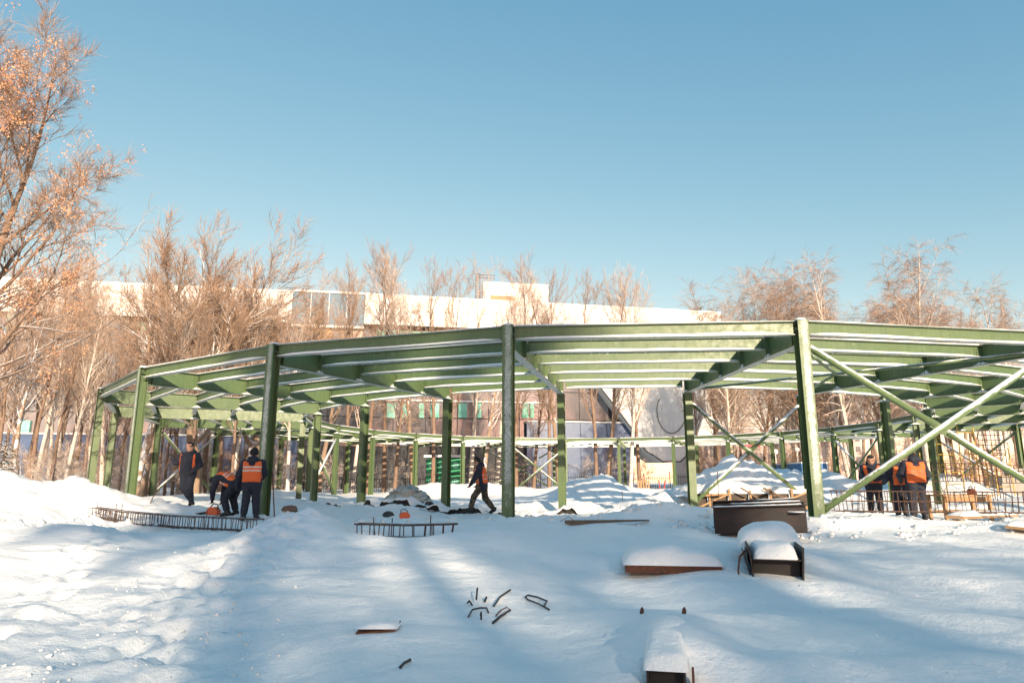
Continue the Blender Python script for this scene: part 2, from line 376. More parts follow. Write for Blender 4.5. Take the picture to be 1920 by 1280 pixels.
def top_snow(mb, a0, a1, ex, w, z0, hmax, seed):
    rr = random.Random(seed); a0, a1, ex = Vector(a0), Vector(a1), Vector(ex); n = 16; k = 6; o = len(mb.v); h = 0.7
    for i in range(n + 1):
        t = i / n; h = min(1.0, max(0.3, h + rr.uniform(-0.25, 0.25))); hh = hmax * h; p = a0.lerp(a1, t)
        for s, q in ((-0.5, 0.02), (-0.47, 0.55), (-0.22, 1.0), (0.2, 0.95), (0.46, 0.6), (0.5, 0.02)):
            v = p + ex * (w * s) + Vector((0, 0, z0 + 0.001 + hh * q)); mb.v.append(tuple(v))
    for i in range(n):
        for j in range(k - 1): mb.f.append((o + i * k + j, o + i * k + j + 1, o + (i + 1) * k + j + 1, o + (i + 1) * k + j)); mb.m.append(0)
    mb.f.append(tuple(o + j for j in range(k))); mb.f.append(tuple(o + n * k + j for j in reversed(range(k)))); mb.m += [0, 0]

Z3 = Vector((0, 0, 1))
def chord_beam(Rr, seed, half_gap):
    """circumferential I beam, mesh in a frame whose +x is the outward direction at mid bay"""
    x = Rr * math.cos(STEP / 2); y1 = Rr * math.sin(STEP / 2) - half_gap; zb = ZT - 0.012 - H_PUR
    b = MB(); b.prism(I_prof(W_PUR, H_PUR, 0.012, 0.008), (x, -y1, zb), (x, y1, zb), (1, 0, 0), (0, 0, 1))
    s = MB(); flange_snow(s, (x, -y1 + 0.02, 0), (x, y1 - 0.02, 0), (1, 0, 0), W_PUR, 0.008, zb + 0.012, 0.105, seed)
    top_snow(s, (x, -y1, 0), (x, y1, 0), (1, 0, 0), W_PUR + 0.01, zb + H_PUR, 0.05, seed + 5)
    # frozen drips under the flange
    rr = random.Random(seed + 9); ic = MB()
    for c in range(7):
        yc = rr.uniform(-y1 * 0.9, y1 * 0.9)
        for _ in range(rr.randint(1, 7)):
            yy = yc + rr.uniform(-0.35, 0.35); L = rr.uniform(0.02, 0.07)
            if abs(yy) < y1 - 0.05: ic.tube([(x + rr.uniform(-0.07, 0.07), yy, zb - 0.001), (x, yy, zb - L)], [0.006, 0.0015], 4)
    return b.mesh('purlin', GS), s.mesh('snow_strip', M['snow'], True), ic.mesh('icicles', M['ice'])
M['ice'] = pmat('ice', (0.75, 0.82, 0.88), None, 10, 0.15)

beam_meshes = {}
for j in range(6):
    Rr = RO - j * (RO - RI) / 5
    for var in range(2): beam_meshes[j, var] = chord_beam(Rr, 100 + j * 7 + var * 3, 0.145 if 0 < j < 5 else 0.165)

# radial girder in a frame with +x outward, column lines at RI and RO
def girder():
    b = MB(); zb = ZT - H_RAD
    b.prism(I_prof(W_RAD, H_RAD, 0.016, 0.010), (RI - 0.14, 0, zb), (RO - 0.142, 0, zb), (0, 1, 0), (0, 0, 1))
    for j in range(6):                                        # web stiffeners under each purlin
        x = RO - j * (RO - RI) / 5 - (0.30 if j == 0 else 0) + (0.02 if j == 5 else 0)
        for s in (1, -1): b.box((x, s * 0.055, zb + H_RAD / 2), (0.010, 0.098, H_RAD - 0.034))
    s = MB(); rr = random.Random(4)
    top_snow(s, (RI, 0, 0), (RO - 0.15, 0, 0), (0, 1, 0), W_RAD + 0.01, ZT, 0.04, 8)
    for side in (1, -1):
        for j in range(1, 6):
            x = RO - j * (RO - RI) / 5
            for dx in (0.06, -0.06):                          # snow pillowed against the stiffeners
                hgt = rr.uniform(0.07, 0.13); wdt = rr.uniform(0.22, 0.40)
                o = len(s.v)
                n = 7
                for i in range(n):
                    t = i / (n - 1); hh = hgt * (1 - t) ** 2.2 + 0.012 * (1 - t)
                    xx = x + math.copysign(0.006 + wdt * t, dx)
                    s.v += [(xx, side * 0.006, zb + 0.017), (xx, side * 0.006, zb + 0.017 + hh), (xx, side * 0.075, zb + 0.017 + hh * 0.8), (xx, side * 0.104, zb + 0.017)]
                for i in range(n - 1):
                    for q in range(3): s.f.append((o + i * 4 + q, o + i * 4 + q + 1, o + (i + 1) * 4 + q + 1, o + (i + 1) * 4 + q)); s.m.append(0)
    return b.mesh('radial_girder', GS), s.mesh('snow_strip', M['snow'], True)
girder_me, girder_snow = girder()
def fin_plate(side):
    """bolted fin plate of one purlin, origin on the girder axis"""
    b = MB(); d = math.sin(STEP / 2); c = math.cos(STEP / 2); ux, uy = -d, side * c
    mid = Vector((ux * 0.13, uy * 0.13, ZT - 0.20)); rotz = math.atan2(uy, ux); off = Vector((-uy, ux, 0)) * 0.009
    b.box(mid + off, (0.235, 0.008, 0.24), Euler((0, 0, rotz)).to_matrix())
    for k in (-0.07, 0.0, 0.07):
        q = mid + Vector((ux * 0.055, uy * 0.055, k)); nrm = Vector((-uy, ux, 0)); b.tube([q - nrm * 0.036, q + nrm * 0.036], 0.017, 6, 1)
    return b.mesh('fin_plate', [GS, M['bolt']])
fin_me = {s: fin_plate(s) for s in (1, -1)}

def column(inner):
    b = MB(); top = ZT - H_RAD - 0.022 if inner else ZT - 0.006
    wf, dp, tf, tw = 0.255, 0.28, 0.016, 0.011
    prof = [(dp / 2, -wf / 2), (dp / 2, wf / 2), (dp / 2 - tf, wf / 2), (dp / 2 - tf, tw / 2), (-dp / 2 + tf, tw / 2), (-dp / 2 + tf, wf / 2), (-dp / 2, wf / 2), (-dp / 2, -wf / 2), (-dp / 2 + tf, -wf / 2), (-dp / 2 + tf, -tw / 2), (dp / 2 - tf, -tw / 2), (dp / 2 - tf, -wf / 2)]
    b.prism(prof, (0, 0, -0.6), (0, 0, top), (1, 0, 0), (0, 1, 0))
    if inner: b.box((0, 0, top + 0.0105), (0.34, 0.30, 0.019))             # cap plate carrying the girder
    else:
        b.box((0, 0, ZT + 0.004), (0.30, 0.275, 0.016))
        for s in (1, -1):                                                 # bolted end plates of the edge beams
            b.box((0.0, s * 0.074, ZT - 0.19), (0.20, 0.126, 0.012)); b.box((-0.148, s * 0.05, ZT - 0.3), (0.012, 0.09, 0.5))
            for k in (-0.09, 0.0, 0.09): b.tube([(0.06, s * 0.131, ZT - 0.17 + k), (0.06, s * 0.155, ZT - 0.17 + k)], 0.017, 6, 1)
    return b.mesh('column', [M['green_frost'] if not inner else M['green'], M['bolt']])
col_out, col_in = column(False), column(True)
cap_snow = MB(); cap_snow.lathe((0, 0, ZT + 0.012), [(0.19, 0), (0.18, 0.03), (0.13, 0.055), (0.05, 0.065)], 10, 0, 0.75, 0.72)
cap_me = cap_snow.mesh('snow_cap', M['snow'], True)
foot = MB()
for k in range(7): foot.lathe((0.26 * math.cos(k * 0.9), 0.24 * math.sin(k * 0.9), -0.12), [(0.22, 0), (0.18, 0.09), (0.09, 0.15 + 0.02 * (k % 3)), (0.02, 0.165 + 0.02 * (k % 3))], 9)
foot_me = foot.mesh('snow_heap', M['snow'], True)

for k in range(NSEG):
    a = PH - k * STEP; am = a - STEP / 2
    for me, Rr, inner in ((col_out, RO, False), (col_in, RI, True)):
        x, y = Rr * math.cos(a), Rr * math.sin(a)
        c = place('column', me, frame, (x, y, 0), a)
        if not inner: place('snow_cap', cap_me, c)
        h = place('snow_heap', foot_me, c, (0, 0, gz(CX + x, CY + y)), k * 1.3)
    g = place('radial_girder', girder_me, frame, (0, 0, 0), a)
    place('snow_strip', girder_snow, g)
    for s in (1, -1):
        for j in range(1, 5): place('fin_plate', fin_me[s], g, (RO - j * (RO - RI) / 5, 0, 0))
    for j in range(6):
        bm_, sm_, im_ = beam_meshes[j, k % 2]
        b = place('edge_beam' if j in (0, 5) else 'purlin', bm_, frame, (0, 0, 0), am)
        place('snow_strip', sm_, b)
        if j < 3: tag(place('icicles', im_, b), kind='stuff')

def P(Rr, k, z): a = PH - k * STEP; return Vector((Rr * math.cos(a), Rr * math.sin(a), z))
M['brace'] = pmat('green_tube_with_rime', (0.11, 0.17, 0.07), (0.13, 0.19, 0.08), 3, 0.5, snow=0.22)
def brace_pair(Rr, k0, k1, z0, z1, r, flat=None, off=0.0):
    """two crossing tubes between column lines k0 and k1; one runs through, the other is cut at the plate in the middle"""
    A0, A1 = (P(Rr, k0, z0), P(Rr, k1, z0)) ; B0, B1 = (P(Rr, k0, z1), P(Rr, k1, z1))
    if flat: A0, A1, B0, B1 = flat
    def shrink(a, b, m): d = (b - a).normalized(); return a + d * m, b - d * m
    p, q = shrink(A0, B1, 0.22); b = MB(); b.tube([p, q], r, 12)
    b.build('brace', M['brace'], frame, True)
    p2, q2 = shrink(A1, B0, 0.22); mid = (p + q) / 2; d2 = (q2 - p2).normalized()
    for u, v in ((p2, mid - d2 * r * 2.2), (mid + d2 * r * 2.2, q2)):
        b = MB(); b.tube([u, v], r, 12)
        b.build('brace', M['brace'], frame, True)
    ax = (q - p).normalized(); nn = ax.cross(d2).normalized()
    def plate(c, dd, sz):
        g = MB(); g.box(c, sz, Matrix((dd, nn.cross(dd), nn)).transposed()); g.build('gusset_plate', GS, frame)
    plate(mid, d2, (r * 7.0, r * 2.6, 0.014))
    for e, dd in ((p, ax), (q, -ax), (p2, d2), (q2, -d2)): plate(e - dd * 0.06, dd, (0.36, r * 2.4, 0.014))
for k0, k1 in ((-1, 0), (6, 7), (11, 12), (17, 18)):
    brace_pair(RO, k0, k1, ZT - 0.52, 0.30, 0.080)
    brace_pair(RI, k1, k0, ZT - 0.80, 0.25, 0.070)
    z = ZT - 0.46
    brace_pair(0, 0, 0, 0, 0, 0.045, flat=(P(RO - 0.3, k0, z), P(RO - 0.3, k1, z), P(RI + 0.3, k0, z), P(RI + 0.3, k1, z)))
# ------------------------------------------------------------------ trees
def bark_mat(name, c1, c2, snow):
    return pmat(name, c1, c2, 9, 0.85, 0, 0.4, 40, snow=snow, lo=0.35, hi=0.65, stretch=(1, 1, 0.3))
M['bark'] = bark_mat('grey_brown_bark', (0.29, 0.195, 0.135), (0.15, 0.10, 0.075), 0.45)
M['bark_snowy'] = bark_mat('snowy_bark', (0.36, 0.255, 0.18), (0.22, 0.155, 0.11), 0.10)
M['twig'] = pmat('brown_twigs', (0.30, 0.185, 0.12), (0.40, 0.27, 0.185), 1.2, 0.9)
M['birch_twig'] = pmat('birch_twigs', (0.34, 0.225, 0.16), (0.46, 0.33, 0.25), 1.0, 0.9)
M['twig_snowy'] = pmat('snow_dusted_twigs', (0.62, 0.54, 0.48), (0.34, 0.23, 0.16), 2.5, 0.9)
M['leaf_dry'] = pmat('dry_seed_clusters', (0.62, 0.28, 0.14), (0.74, 0.40, 0.22), 2.0, 0.8)
def birch_bark():
    m, nt, p = new_mat('birch_bark')
    tc = N(nt, 'ShaderNodeTexCoord'); mp = N(nt, 'ShaderNodeMapping'); mp.inputs['Scale'].default_value = (2.0, 2.0, 9.0); nt.links.new(tc.outputs['Object'], mp.inputs[0])
    n = noise(nt, 2.0, 4, 0.7, 'Object', mp.outputs[0])
    col = mix(nt, ramp(nt, n.outputs['Fac'], 0.56, 0.62), (0.72, 0.64, 0.56), (0.08, 0.065, 0.055))
    n2 = noise(nt, 0.5, 3); col = mix(nt, ramp(nt, n2.outputs['Fac'], 0.45, 0.75), col, (0.38, 0.28, 0.21))
    nt.links.new(col, p.inputs['Base Color']); p.inputs['Roughness'].default_value = 0.8; return m
M['birch_bark'] = birch_bark()

def perp(d, r):
    a = d.orthogonal().normalized(); b = d.cross(a); t = r.uniform(0, 2 * math.pi); return a * math.cos(t) + b * math.sin(t)
class Tree:
    """recursive branching: wood (trunk, limbs, branches) and fine twigs kept as two meshes"""
    def __init__(s, seed): s.r = random.Random(seed); s.wood = MB(); s.tw = MB(); s.tips = []
    def path(s, p, d, L, n, wob, grav):
        pts = [p.copy()]; dirs = [d.copy()]
        for i in range(n):
            d = (d + Vector((s.r.gauss(0, wob), s.r.gauss(0, wob), s.r.gauss(0, wob))) + Vector((0, 0, grav))).normalized()
            p = p + d * (L / n); pts.append(p.copy()); dirs.append(d.copy())
        return pts, dirs
    def twig(s, p, d, L, w):
        q = perp(d, s.r) * w; m = p + d * L * 0.5 + Vector((0, 0, s.tg * L * 0.5)) ; e = m + (d + Vector((0, 0, s.tg * 2.2))).normalized() * L * 0.5
        o = len(s.tw.v); s.tw.v += [tuple(p - q), tuple(p + q), tuple(m + q * 0.6), tuple(m - q * 0.6), tuple(e)]
        s.tw.f += [(o, o + 1, o + 2, o + 3), (o + 3, o + 2, o + 4)]; s.tw.m += [0, 0]
        s.tips.append(e)
    def branch(s, p, d, L, r, lev, cfg):
        c = cfg[lev]; pts, dirs = s.path(p, d, L, c['seg'], c['wob'], c['grav'])
        n = len(pts); rad = [max(r * (1 - (i / (n - 1)) * c.get('taper', 0.8)), 0.004) for i in range(n)]
        s.wood.tube(pts, rad, c['sides'], 0, False)
        last = lev == len(cfg) - 1
        for k in range(c['kids']):
            t = c['start'] + (1 - c['start']) * (k + s.r.random()) / c['kids']; f = t * (n - 1); i = min(int(f), n - 2); u = f - i
            q = pts[i].lerp(pts[i + 1], u); dd = dirs[i + 1]
            ang = R(s.r.uniform(*c['ang'])); nd = (dd * math.cos(ang) + perp(dd, s.r) * math.sin(ang)).normalized()
            nd = (nd + Vector((0, 0, c.get('lift', 0)))).normalized()
            if last: s.twig(q, nd, s.r.uniform(*c['len']), c['tw'])
            else:
                ll = L * s.r.uniform(*c['len']) * (1.0 - c.get('shrink', 0.5) * t); s.branch(q, nd, ll, rad[i] * c['rr'], lev + 1, cfg)
        if not last and c.get('tip', True): s.branch(pts[-1], dirs[-1], L * c.get('tipl', 0.35), rad[-1], lev + 1, cfg)
    def meshes(s, name, wood, twig): return s.wood.mesh(name + '_wood', wood, True), s.tw.mesh(name + '_twigs', twig)

def cfg_broad(k=1.0, forks=7):
    return [dict(seg=6, wob=0.05, grav=0.02, sides=8, kids=forks, start=0.50, ang=(20, 58), len=(0.95, 1.40), shrink=0.20, rr=0.60, taper=0.55, lift=0.10, tipl=0.9),
            dict(seg=8, wob=0.09, grav=0.05, sides=6, kids=10, start=0.20, ang=(25, 55), len=(0.32, 0.52), shrink=0.30, rr=0.58, taper=0.85, lift=0.08),
            dict(seg=5, wob=0.13, grav=0.06, sides=4, kids=int(9 * k), start=0.12, ang=(20, 52), len=(0.35, 0.58), shrink=0.3, rr=0.6, taper=0.8, lift=0.06),
            dict(seg=4, wob=0.14, grav=0.07, sides=3, kids=int(11 * k), start=0.05, ang=(15, 45), len=(0.22, 0.55), tw=0.0060)]
def cfg_slim(k=1.0):
    return [dict(seg=12, wob=0.035, grav=0.03, sides=8, kids=22, start=0.36, ang=(22, 46), len=(0.22, 0.38), shrink=0.38, rr=0.42, taper=0.86, lift=0.25, tipl=0.16),
            dict(seg=6, wob=0.08, grav=0.07, sides=4, kids=int(10 * k), start=0.15, ang=(18, 44), len=(0.32, 0.55), shrink=0.35, rr=0.6, taper=0.8, lift=0.08),
            dict(seg=4, wob=0.10, grav=0.06, sides=3, kids=int(13 * k), start=0.05, ang=(14, 40), len=(0.25, 0.70), tw=0.0062)]
def cfg_birch(k=1.0):
    return [dict(seg=12, wob=0.03, grav=0.02, sides=8, kids=22, start=0.30, ang=(20, 42), len=(0.24, 0.42), shrink=0.35, rr=0.45, taper=0.86, lift=0.28, tipl=0.16),
            dict(seg=7, wob=0.08, grav=0.0, sides=4, kids=int(11 * k), start=0.2, ang=(22, 55), len=(0.26, 0.44), shrink=0.3, rr=0.55, taper=0.85, lift=0.0),
            dict(seg=5, wob=0.10, grav=-0.16, sides=3, kids=int(15 * k), start=0.05, ang=(12, 42), len=(0.40, 0.95), tw=0.0060)]
VAR = {}
def variant(key, seed, cfg, H, r, wood, twig, tg=0.0, lean=(0, 0), twins=()):
    t = Tree(seed); t.tg = tg
    t.branch(Vector((0, 0, -0.4)), Vector((lean[0], lean[1], 1)).normalized(), H, r, 0, cfg)
    for dx, dy, f in twins: t.branch(Vector((0.1 * dx, 0.1 * dy, -0.4)), Vector((dx, dy, 6)).normalized(), H * f, r * 0.8, 0, cfg)
    VAR[key] = (t.meshes(key, M[wood], M[twig]), max(v[2] for v in t.tw.v)); return t
variant('broad_a', 3, cfg_broad(1.1), 4.6, 0.24, 'bark_snowy', 'twig')
variant('broad_b', 8, cfg_broad(1.1, 8), 3.6, 0.22, 'bark_snowy', 'twig', lean=(0.12, 0))
variant('slim_a', 21, cfg_slim(), 13, 0.155, 'bark', 'twig')
variant('slim_b', 22, cfg_slim(0.85), 12, 0.14, 'bark', 'twig')
variant('slim_c', 23, cfg_slim(0.7), 12, 0.15, 'birch_bark', 'birch_twig')
variant('slim_d', 24, cfg_slim(1.0), 11, 0.16, 'bark_snowy', 'twig_snowy')
variant('birch_a', 31, cfg_birch(1.15), 14, 0.22, 'birch_bark', 'birch_twig', -0.25, twins=((1.0, 0.4, 0.9),))
variant('birch_b', 32, cfg_birch(1.2), 13, 0.21, 'birch_bark', 'birch_twig', -0.25, twins=((-1.0, 0.3, 0.92), (0.9, -0.6, 0.8)))
variant('birch_c', 33, cfg_birch(1.0), 12, 0.14, 'bark', 'birch_twig', -0.2)
cfg_s = [dict(seg=7, wob=0.12, grav=0.05, sides=5, kids=12, start=0.05, ang=(25, 65), len=(0.4, 0.7), shrink=0.3, rr=0.55, taper=0.8),
         dict(seg=5, wob=0.2, grav=0.02, sides=4, kids=9, start=0.1, ang=(25, 65), len=(0.4, 0.7), shrink=0.3, rr=0.6, taper=0.8),
         dict(seg=3, wob=0.25, grav=0.0, sides=3, kids=7, start=0.1, ang=(20, 60), len=(0.25, 0.6), tw=0.011)]
variant('shrub', 41, cfg_s, 3.2, 0.045, 'bark_snowy', 'twig_snowy')
for k_, (ms, h) in VAR.items(): print('tree', k_, len(ms[0].polygons), len(ms[1].polygons))

def tree(name, key, loc, H, rz, label, group=None, cat='tree'):
    (wood, tw), h0 = VAR[key]
    t = thing(name, label, cat, loc, rz, group); t.scale = (H / h0,) * 3
    place('trunk', wood, t); place('crown', tw, t); return t
def tree_at(name, key, px, Y, topy, rz, label, group=None, sink=0.0):
    """tree standing at depth Y whose top shows at photograph row topy"""
    b = at(px, 900, Y); top = at(px, topy, Y).z; z = gz(b.x, Y)
    return tree(name, key, (b.x, Y, z - sink), (top - z) * (1.04 if key[:2] != 'br' else 1.05), rz, label, group)

# the two round-crowned trees left of the frame
tree_at('round_crowned_tree', 'broad_a', 262, 43, 412, 0.6, 'round crowned bare tree with snowy forked trunk before the white roof band')
tree_at('round_crowned_tree', 'broad_b', 372, 45, 432, 3.9, 'wide spreading bare tree rising behind the left end of the steel frame')
tree_at('round_crowned_tree', 'broad_b', 470, 49, 470, 1.2, 'bare tree with rounded crown at the right end of the left wood')

# wood left of and behind the frame
rw = random.Random(55); n_w = 0
for i in range(60):
    px = -40 + i * 10.4 + rw.uniform(-9, 9); Y = rw.choice((41, 46, 52, 58, 64)) + rw.uniform(-2, 2)
    if px > 560: continue
    key = rw.choice(('slim_a', 'slim_b', 'slim_c', 'slim_d', 'slim_c')); top = rw.uniform(520, 640) if px > 150 else rw.uniform(470, 600)
    tree_at('slim_tree', key, px, Y, top, rw.uniform(0, 6.28), {'slim_c': 'slender pale barked birch in the thick wood left of and behind the frame', 'slim_d': 'slender tree with snowy bark in the thick wood left of and behind the frame'}.get(key, 'slender brown barked tree in the thick wood left of and behind the frame'), {'slim_c': 'pale slender trees of the left wood', 'slim_d': 'snowy slender trees of the left wood'}.get(key, 'brown slender trees of the left wood'))
# row of bare trees in front of the white building
ORD = ['leftmost', 'second', 'third', 'fourth', 'fifth', 'sixth', 'seventh', 'eighth', 'ninth', 'tenth', 'eleventh', 'twelfth', 'thirteenth', 'fourteenth', 'fifteenth', 'sixteenth', 'seventeenth', 'eighteenth', 'nineteenth', 'rightmost']
def ordinal(i, n): return 'rightmost' if i == n - 1 else ORD[i] + ('' if i == 0 else ' from left')
for i, (px, top, Y, key) in enumerate(sorted(((600, 520, 66, 'slim_d'), (648, 480, 62, 'slim_a'), (690, 466, 64, 'slim_b'), (722, 470, 66, 'slim_a'), (776, 488, 63, 'slim_d'), (812, 484, 60, 'slim_b'), (838, 488, 64, 'slim_a'), (880, 492, 68, 'slim_c'), (930, 484, 70, 'slim_c'), (968, 478, 66, 'slim_b'), (1030, 515, 62, 'slim_a'), (1050, 520, 66, 'slim_d'), (1118, 505, 62, 'slim_b'), (1142, 512, 64, 'slim_d'), (1180, 525, 60, 'slim_c'), (1200, 522, 63, 'slim_a'), (740, 540, 60, 'birch_c'), (905, 545, 61, 'slim_d'), (1000, 560, 64, 'birch_c'), (660, 560, 68, 'slim_c')))):
    tree_at('slim_tree', key, px, Y, top, 0.7 * i, '%s thin bare tree in the row before the white building' % ordinal(i, 20), 'bare trees before the white building')
# birches and alders on the right
BR = [(1352, 545, 72, 'birch_c'), (1372, 560, 66, 'birch_b'), (1432, 532, 68, 'birch_c'), (1462, 510, 74, 'birch_a'), (1495, 498, 72, 'birch_b'), (1520, 505, 66, 'birch_c'), (1552, 540, 70, 'birch_b'), (1660, 570, 66, 'birch_c'), (1690, 560, 70, 'birch_b'), (1795, 560, 62, 'birch_c'), (1850, 545, 66, 'birch_c')]
for i, (px, top, Y, key) in enumerate(BR):
    tree_at('birch_tree', key, px, Y, top, 1.1 * i, '%s of the lower bare birches rising behind the right half of the frame' % ordinal(i, 11), 'birches behind the right half of the frame')
tree_at('birch_tree', 'birch_a', 1604, 64, 470, 2.0, 'tall twin stemmed birch with drooping twigs, just right of the tallest front column')
tree_at('birch_tree', 'birch_b', 1742, 60, 456, 4.4, 'tallest pale birch above the frame, at the right of the picture')
tree_at('birch_tree', 'birch_a', 1886, 58, 515, 0.4, 'leaning birch at the far right edge of the picture')
rw = random.Random(77)
for i in range(30):
    px = 1310 + i * 22 + rw.uniform(-9, 9); Y = rw.uniform(74, 100)
    if 1395 < px < 1480: continue
    top = rw.uniform(600, 690) if px < 1550 else rw.uniform(580, 650)
    tree_at('slim_tree', rw.choice(('slim_a', 'slim_b', 'birch_c', 'slim_d')), px, Y, top, rw.uniform(0, 6), 'dark slender tree in the far wood seen under the right half of the roof beams', 'trees of the far wood on the right')
# undergrowth seen below the roof beams
rw = random.Random(91)
for i in range(48):
    px = 0 + i * 25.5 + rw.uniform(-14, 14); Y = rw.uniform(47, 62) if px < 560 else rw.uniform(69, 76)
    b = at(px, 890, Y)
    tree('bush', 'shrub', (b.x, Y, gz(b.x, Y)), rw.uniform(2.6, 4.6) , rw.uniform(0, 6), 'snow dusted leafless bush in the undergrowth below the trees', 'leafless bushes of the undergrowth', 'bush')
variant('thicket', 43, cfg_s, 3.2, 0.05, 'bark', 'twig')
rw = random.Random(93)
for i in range(22):
    px = 1300 + i * 31 + rw.uniform(-12, 12); Y = rw.uniform(60, 74); b = at(px, 890, Y)
    tree('bush', 'thicket', (b.x, Y, gz(b.x, Y)), rw.uniform(3.4, 5.6), rw.uniform(0, 6), 'brown leafless thicket at the edge of the far wood on the right', 'brown thickets on the right', 'bush')
for i in range(10):
    px = 20 + i * 52 + rw.uniform(-15, 15); Y = rw.uniform(52, 64); b = at(px, 890, Y)
    tree('bush', 'thicket', (b.x, Y, gz(b.x, Y)), rw.uniform(3.6, 5.4), rw.uniform(0, 6), 'brown leafless thicket deep in the left wood', 'brown thickets in the left wood', 'bush')
for px, Y, h in ((-20, 40, 4.2), (40, 42, 3.6), (95, 40, 3.2), (150, 41, 3.4), (215, 42, 3.0), (330, 47, 3.2)):
    b = at(px, 890, Y); tree('bush', 'shrub', (b.x, Y, gz(b.x, Y)), h, px * 0.1, 'snowy tangled bush at the foot of the left wood', 'tangled bushes at the foot of the left wood', 'bush')

# large tree with dry seed clusters, its trunk just outside the left edge
def seed_tree():
    t = Tree(17); t.tg = 0.05
    c = [dict(seg=10, wob=0.05, grav=0.02, sides=9, kids=15, start=0.22, ang=(30, 62), len=(0.40, 0.58), shrink=0.35, rr=0.5, taper=0.8, lift=0.2),
         dict(seg=7, wob=0.11, grav=0.05, sides=6, kids=9, start=0.2, ang=(25, 55), len=(0.35, 0.55), shrink=0.35, rr=0.55, taper=0.8, lift=0.08),
         dict(seg=5, wob=0.15, grav=0.03, sides=4, kids=8, start=0.12, ang=(22, 55), len=(0.35, 0.6), shrink=0.35, rr=0.6, taper=0.8, lift=0.05),
         dict(seg=3, wob=0.2, grav=0.02, sides=3, kids=13, start=0.1, ang=(20, 50), len=(0.25, 0.7), tw=0.0065)]
    t.branch(Vector((0, 0, -0.4)), Vector((0.03, 0, 1)), 11.6, 0.30, 0, c)
    lf = MB(); r = t.r
    tips = [p for p in t.tips if p.z > 3.5]
    cl = r.sample(tips, 2300)
    for p in cl:                                             # hanging bunches of dry seeds
        dens = fbm(np.array([p.x * 0.5]), np.array([p.z * 0.5 + p.y * 0.3]), 5, 2)[0]
        if dens < -0.12: continue
        for _ in range(r.randint(10, 22)):
            q = p + Vector((r.gauss(0, 0.075), r.gauss(0, 0.075), r.gauss(-0.06, 0.085))); s = r.uniform(0.016, 0.036)
            a = Vector((r.gauss(0, 1), r.gauss(0, 1), r.gauss(0, 1))).normalized() * s; b = perp(a.normalized(), r) * s * 0.7
            lf.add([q - a, q + b, q + a, q - b], [(0, 1, 2, 3)])
    (wm, tm) = t.meshes('seed_tree', M['bark'], M['twig'])
    b = at(-105, 900, 21.5); z = gz(b.x, b.y)
    o = thing('seed_tree', 'large tree with peach coloured dry seed clusters at the top left edge', 'tree', (b.x, b.y, z), 2.2)
    place('trunk', wm, o); place('crown', tm, o); tag(lf.build('seed_clusters', M['leaf_dry'], o), kind='stuff')
    o['label'] = 'large tree with peach coloured dry seed clusters at the top left edge'
    return o
seed_tree()
# snowy low limbs reaching in from the left
lt = Tree(29); lt.tg = 0.1
lc = [dict(seg=9, wob=0.07, grav=0.02, sides=7, kids=7, start=0.25, ang=(25, 55), len=(0.25, 0.45), shrink=0.4, rr=0.55, taper=0.85),
      dict(seg=6, wob=0.14, grav=0.03, sides=5, kids=7, start=0.2, ang=(25, 60), len=(0.3, 0.55), shrink=0.4, rr=0.6, taper=0.8),
      dict(seg=4, wob=0.2, grav=0.02, sides=3, kids=8, start=0.1, ang=(20, 60), len=(0.2, 0.55), tw=0.007)]
b0 = at(-110, 900, 27.0); bz = gz(b0.x, b0.y)
lt.wood.tube([(0, 0, -0.4), (0.1, 0, 2.4), (-0.05, 0.1, 5.0), (0.15, 0, 8.5), (0.0, 0.1, 12)], [0.24, 0.20, 0.17, 0.11, 0.04], 9)
for (px, py, px2, py2, r0) in ((-95, 655, 200, 555, 0.075), (-100, 730, 190, 610, 0.085), (-100, 560, 120, 440, 0.06), (-100, 800, 40, 700, 0.06)):
    p = at(px, py, 27.0) - Vector((b0.x, b0.y, bz)); q = at(px2, py2, 25.5) - Vector((b0.x, b0.y, bz))
    lt.branch(Vector((0, 0, p.z)), (q - Vector((0, 0, p.z))).normalized(), (q - p).length, r0, 0, lc)
wm_, tm_ = lt.meshes('limb_tree', M['bark_snowy'], M['twig'])
lo = thing('snowy_tree', 'tree beyond the left edge reaching long snow covered limbs into the picture', 'tree', (b0.x, b0.y, bz))
place('trunk', wm_, lo); place('crown', tm_, lo)

